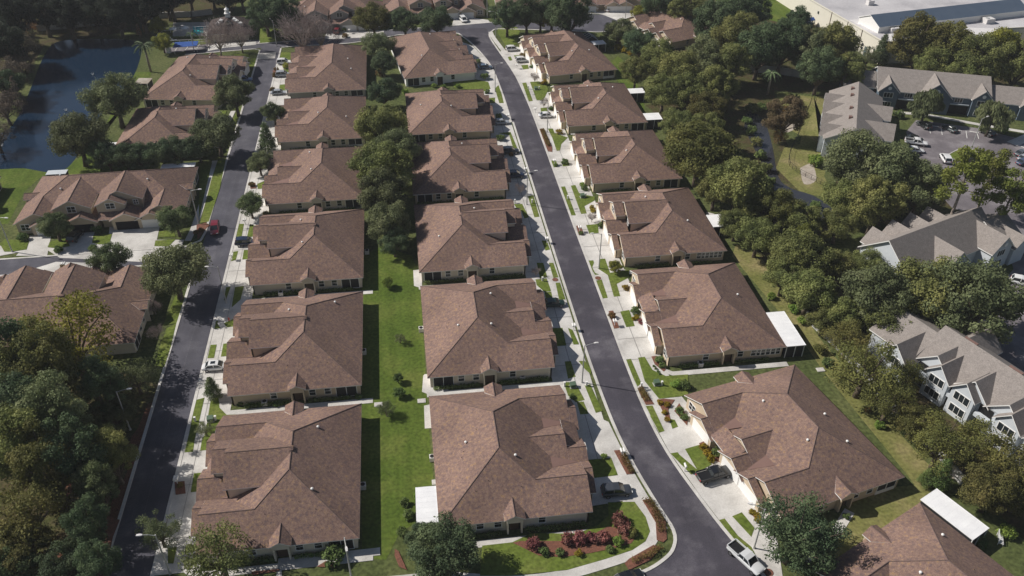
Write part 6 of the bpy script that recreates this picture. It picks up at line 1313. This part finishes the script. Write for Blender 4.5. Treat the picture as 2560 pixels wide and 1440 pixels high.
for lab, x, y in (('white cooling unit behind the nearest middle-row house', *(0.38,92.35)), ('white cooling unit behind the second middle-row house', *(0.14,125.16)), ('cooling unit in shade behind the nearest left-row house', *(-10.50,87.99)), ('cooling unit in shade behind the second left-row house', *(-10.63,119.93)), ('cooling unit in shade behind the third left-row house', *(-10.20,153.25)), ('cooling unit by the side wall of the third left-row house', *(-27.29,140.19)), ('cooling unit by the side wall of the second left-row house', *(-27.28,108.50)), ('cooling unit by the side wall of the second right-row house', *(49.93,108.80)), ('cooling unit by the side wall of the second middle-row house', *(17.36,109.36))): acunit(lab, x, y)
for lab, x, y in (('storm drain ring on the right pavement before the second right house', *(37.42,138.01)), ('storm drain ring on the shaded left pavement by the second middle house', *(28.48,138.55)), ('storm drain ring at the kerb behind the silver pickup', *(45.84,65.47))):
    b = MB(); b.tube((0,0,0),(0,0,.03),.62,n=24); o = b.obj('drain_cover', M['mulch']); o.location = (x, y, .09); tag(o, lab, 'drain cover')
for lab, p in (('pale utility slab on the central lawn, left', (-8.08,106.06)), ('pale utility slab on the central lawn, right', (-0.69,106.01)), ('long pale slab behind the nearest middle house', (0.73,87.67)), ('pale slab on the right back lawn', (71.28,105.01))):
    b = MB(); b.box(-.7,.7,-.5,.5,0,.12); b.box(-.55,.55,-.35,.35,.12,.16); o = b.obj('utility_slab', M['concrete']); o.location = (p[0], p[1], .02); tag(o, lab, 'slab')
hy = thing('fire_hydrant', 'red fire hydrant on the verge between second and third left houses', 'hydrant', (*(-36.52,132.98), .08)); b = MB(); b.tube((0,0,0),(0,0,.6),.13,n=10); b.tube((0,0,.6),(0,0,.75),.13,.04,10); b.tube((-.22,0,.42),(.22,0,.42),.06,n=8); b.obj('barrel', paint('hydrant_red', (.45,.05,.03)), hy)
bn = thing('slatted_bench', 'white slatted garden bench at the bottom right', 'bench', (*(81.34,66.30), 0), radians(60)); b = MB()
for k in range(6): b.box(-1+.02,1.0,-.3+.12*k,-.22+.12*k,.42,.46)
b.obj('seat', M['white'], bn); b = MB()
for k in range(7): b.box(-.95+.3*k,-.87+.3*k,.42,.46,.5,1.25)
b.box(-1,1,.42,.47,1.25,1.33); b.obj('backrest', M['white'], bn)
for sx in (-.9,.9):
    for sy in (-.25,.4): b = MB(); b.box(sx-.04,sx+.04,sy-.04,sy+.04,0,.42); b.obj('leg', M['white'], bn)
for i, p in enumerate(((-95.16,264.14), (-95.62,237.32), (-105.81,216.24))):
    b = MB()
    for k in range(9): a = k*.698; b.tube((0,0,0),(cos(a)*.5,sin(a)*.5,.55+.2*(k%2)),.05,.015,5)
    o = b.obj('fountain_jet', M['white']); o.location = (p[0], p[1], .02); tag(o, ('small white fountain jet in the middle of the pond','small white fountain jet in the lower pond','small white fountain jet at the left edge of the pond')[i], 'fountain')
pg = thing('play_frame', 'blue and yellow climbing frame on the school lawn', 'play frame', (*(146.27,281.64), .02), .3); b = MB(); [b.tube((x,y,0),(x,y,2.6),.08,n=6) for x in (-1.5,1.5) for y in (-1,1)]; b.obj('post', paint('play_yellow', (.55,.35,.03)), pg); b = MB(); b.box(-1.6,1.6,-1.1,1.1,1.2,1.35); b.slab([(-1.7,-1.2,2.5),(1.7,-1.2,2.5),(1.7,0,3.3),(-1.7,0,3.3)],.08); b.slab([(-1.7,1.2,2.5),(1.7,1.2,2.5),(1.7,0,3.3),(-1.7,0,3.3)],.08); b.obj('deck_and_roof', [M['bluefab'], M['bluefab']], pg); b = MB(); b.slab([(1.6,-.4,1.3),(4,-.4,.15),(4,.4,.15),(1.6,.4,1.3)],.08); b.obj('slide', [paint('play_yellow', (.55,.35,.03))]*2, pg)
# far-off people on the school lawn
def person(label, p, shirt, pose):
    r = thing('person', label, 'person', (p[0], p[1], .02), pose, 'people on the school lawn'); me = bpy.data.meshes.new('body')
    vs = [(0,0,.86),(0,0,1.15),(0,0,1.38),(0,0,1.48),(0,.02,1.62),(.18,0,1.36),(.25,.06,1.1),(.26,.18,.9),(-.18,0,1.36),(-.25,.02,1.1),(-.24,.12,.88),(.1,0,.82),(.12,.1,.46),(.12,.02,.05),(.12,.16,.03),(-.1,0,.82),(-.12,-.04,.46),(-.12,-.16,.05),(-.12,-.03,.03)]
    es = [(0,1),(1,2),(2,3),(3,4),(2,5),(5,6),(6,7),(2,8),(8,9),(9,10),(0,11),(11,12),(12,13),(13,14),(0,15),(15,16),(16,17),(17,18)]
    rd = [.13,.13,.12,.05,.10,.06,.045,.04,.06,.045,.04,.09,.06,.045,.04,.09,.06,.045,.04]
    me.from_pydata(vs, es, []); o = bpy.data.objects.new('body', me); COL.objects.link(o); o.parent = r; md = o.modifiers.new('skin', 'SKIN'); o.modifiers.new('sub', 'SUBSURF').levels = 1
    for i, s in enumerate(me.skin_vertices[0].data): s.radius = (rd[i], rd[i]); s.use_root = i == 0
    me.materials.append(mat('skin_'+label[:8], [(.35,.22,.16)])); b = MB(); b.rings([[(x*k, y*k*.75, z) for x, y in ((.17,-.17),(.2,0),(.17,.17),(-.17,.17),(-.2,0),(-.17,-.17))] for z, k in ((.85,.95),(1.1,.9),(1.36,1.05),(1.43,.5))]); b.obj('shirt', shirt, r); b = MB(); b.tube((0,0,1.62),(0,0,1.75),.115,.06,10); b.obj('hair', M['bark'], r)
for i, (u, c) in enumerate(((1971,'white'),(1980,'blue'),(1991,'red'),(2002,'tan'))): pass
person('person in a white shirt on the school lawn', (142.17,289.54), M['white'], .3); person('person in a blue shirt on the school lawn', (143.99,290.22), M['bluefab'], 1.3); person('person in a dark shirt near the dark doorway', (145.65,290.49), M['black'], 2.2); person('person in a tan shirt on the school lawn, farthest right', (146.36,288.18), M['tan'], 4)
# ------------------------------------------------------------ thin scattering volume, added to lift the dark tones
hz = bpy.data.materials.new('added_veil_volume'); hz.use_nodes = True; n_ = hz.node_tree.nodes; n_.remove(n_["Principled BSDF"])
pv = n_.new("ShaderNodeVolumePrincipled"); pv.inputs["Color"].default_value = (.93,.95,1.0,1); pv.inputs["Density"].default_value = .00013; pv.inputs["Anisotropy"].default_value = 0
hz.node_tree.links.new(pv.outputs[0], n_["Material Output"].inputs["Volume"])
b_ = MB(); b_.box(-900, 900, -250, 1500, -1, 106); tag(b_.obj('added_veil', hz), kind='stuff')
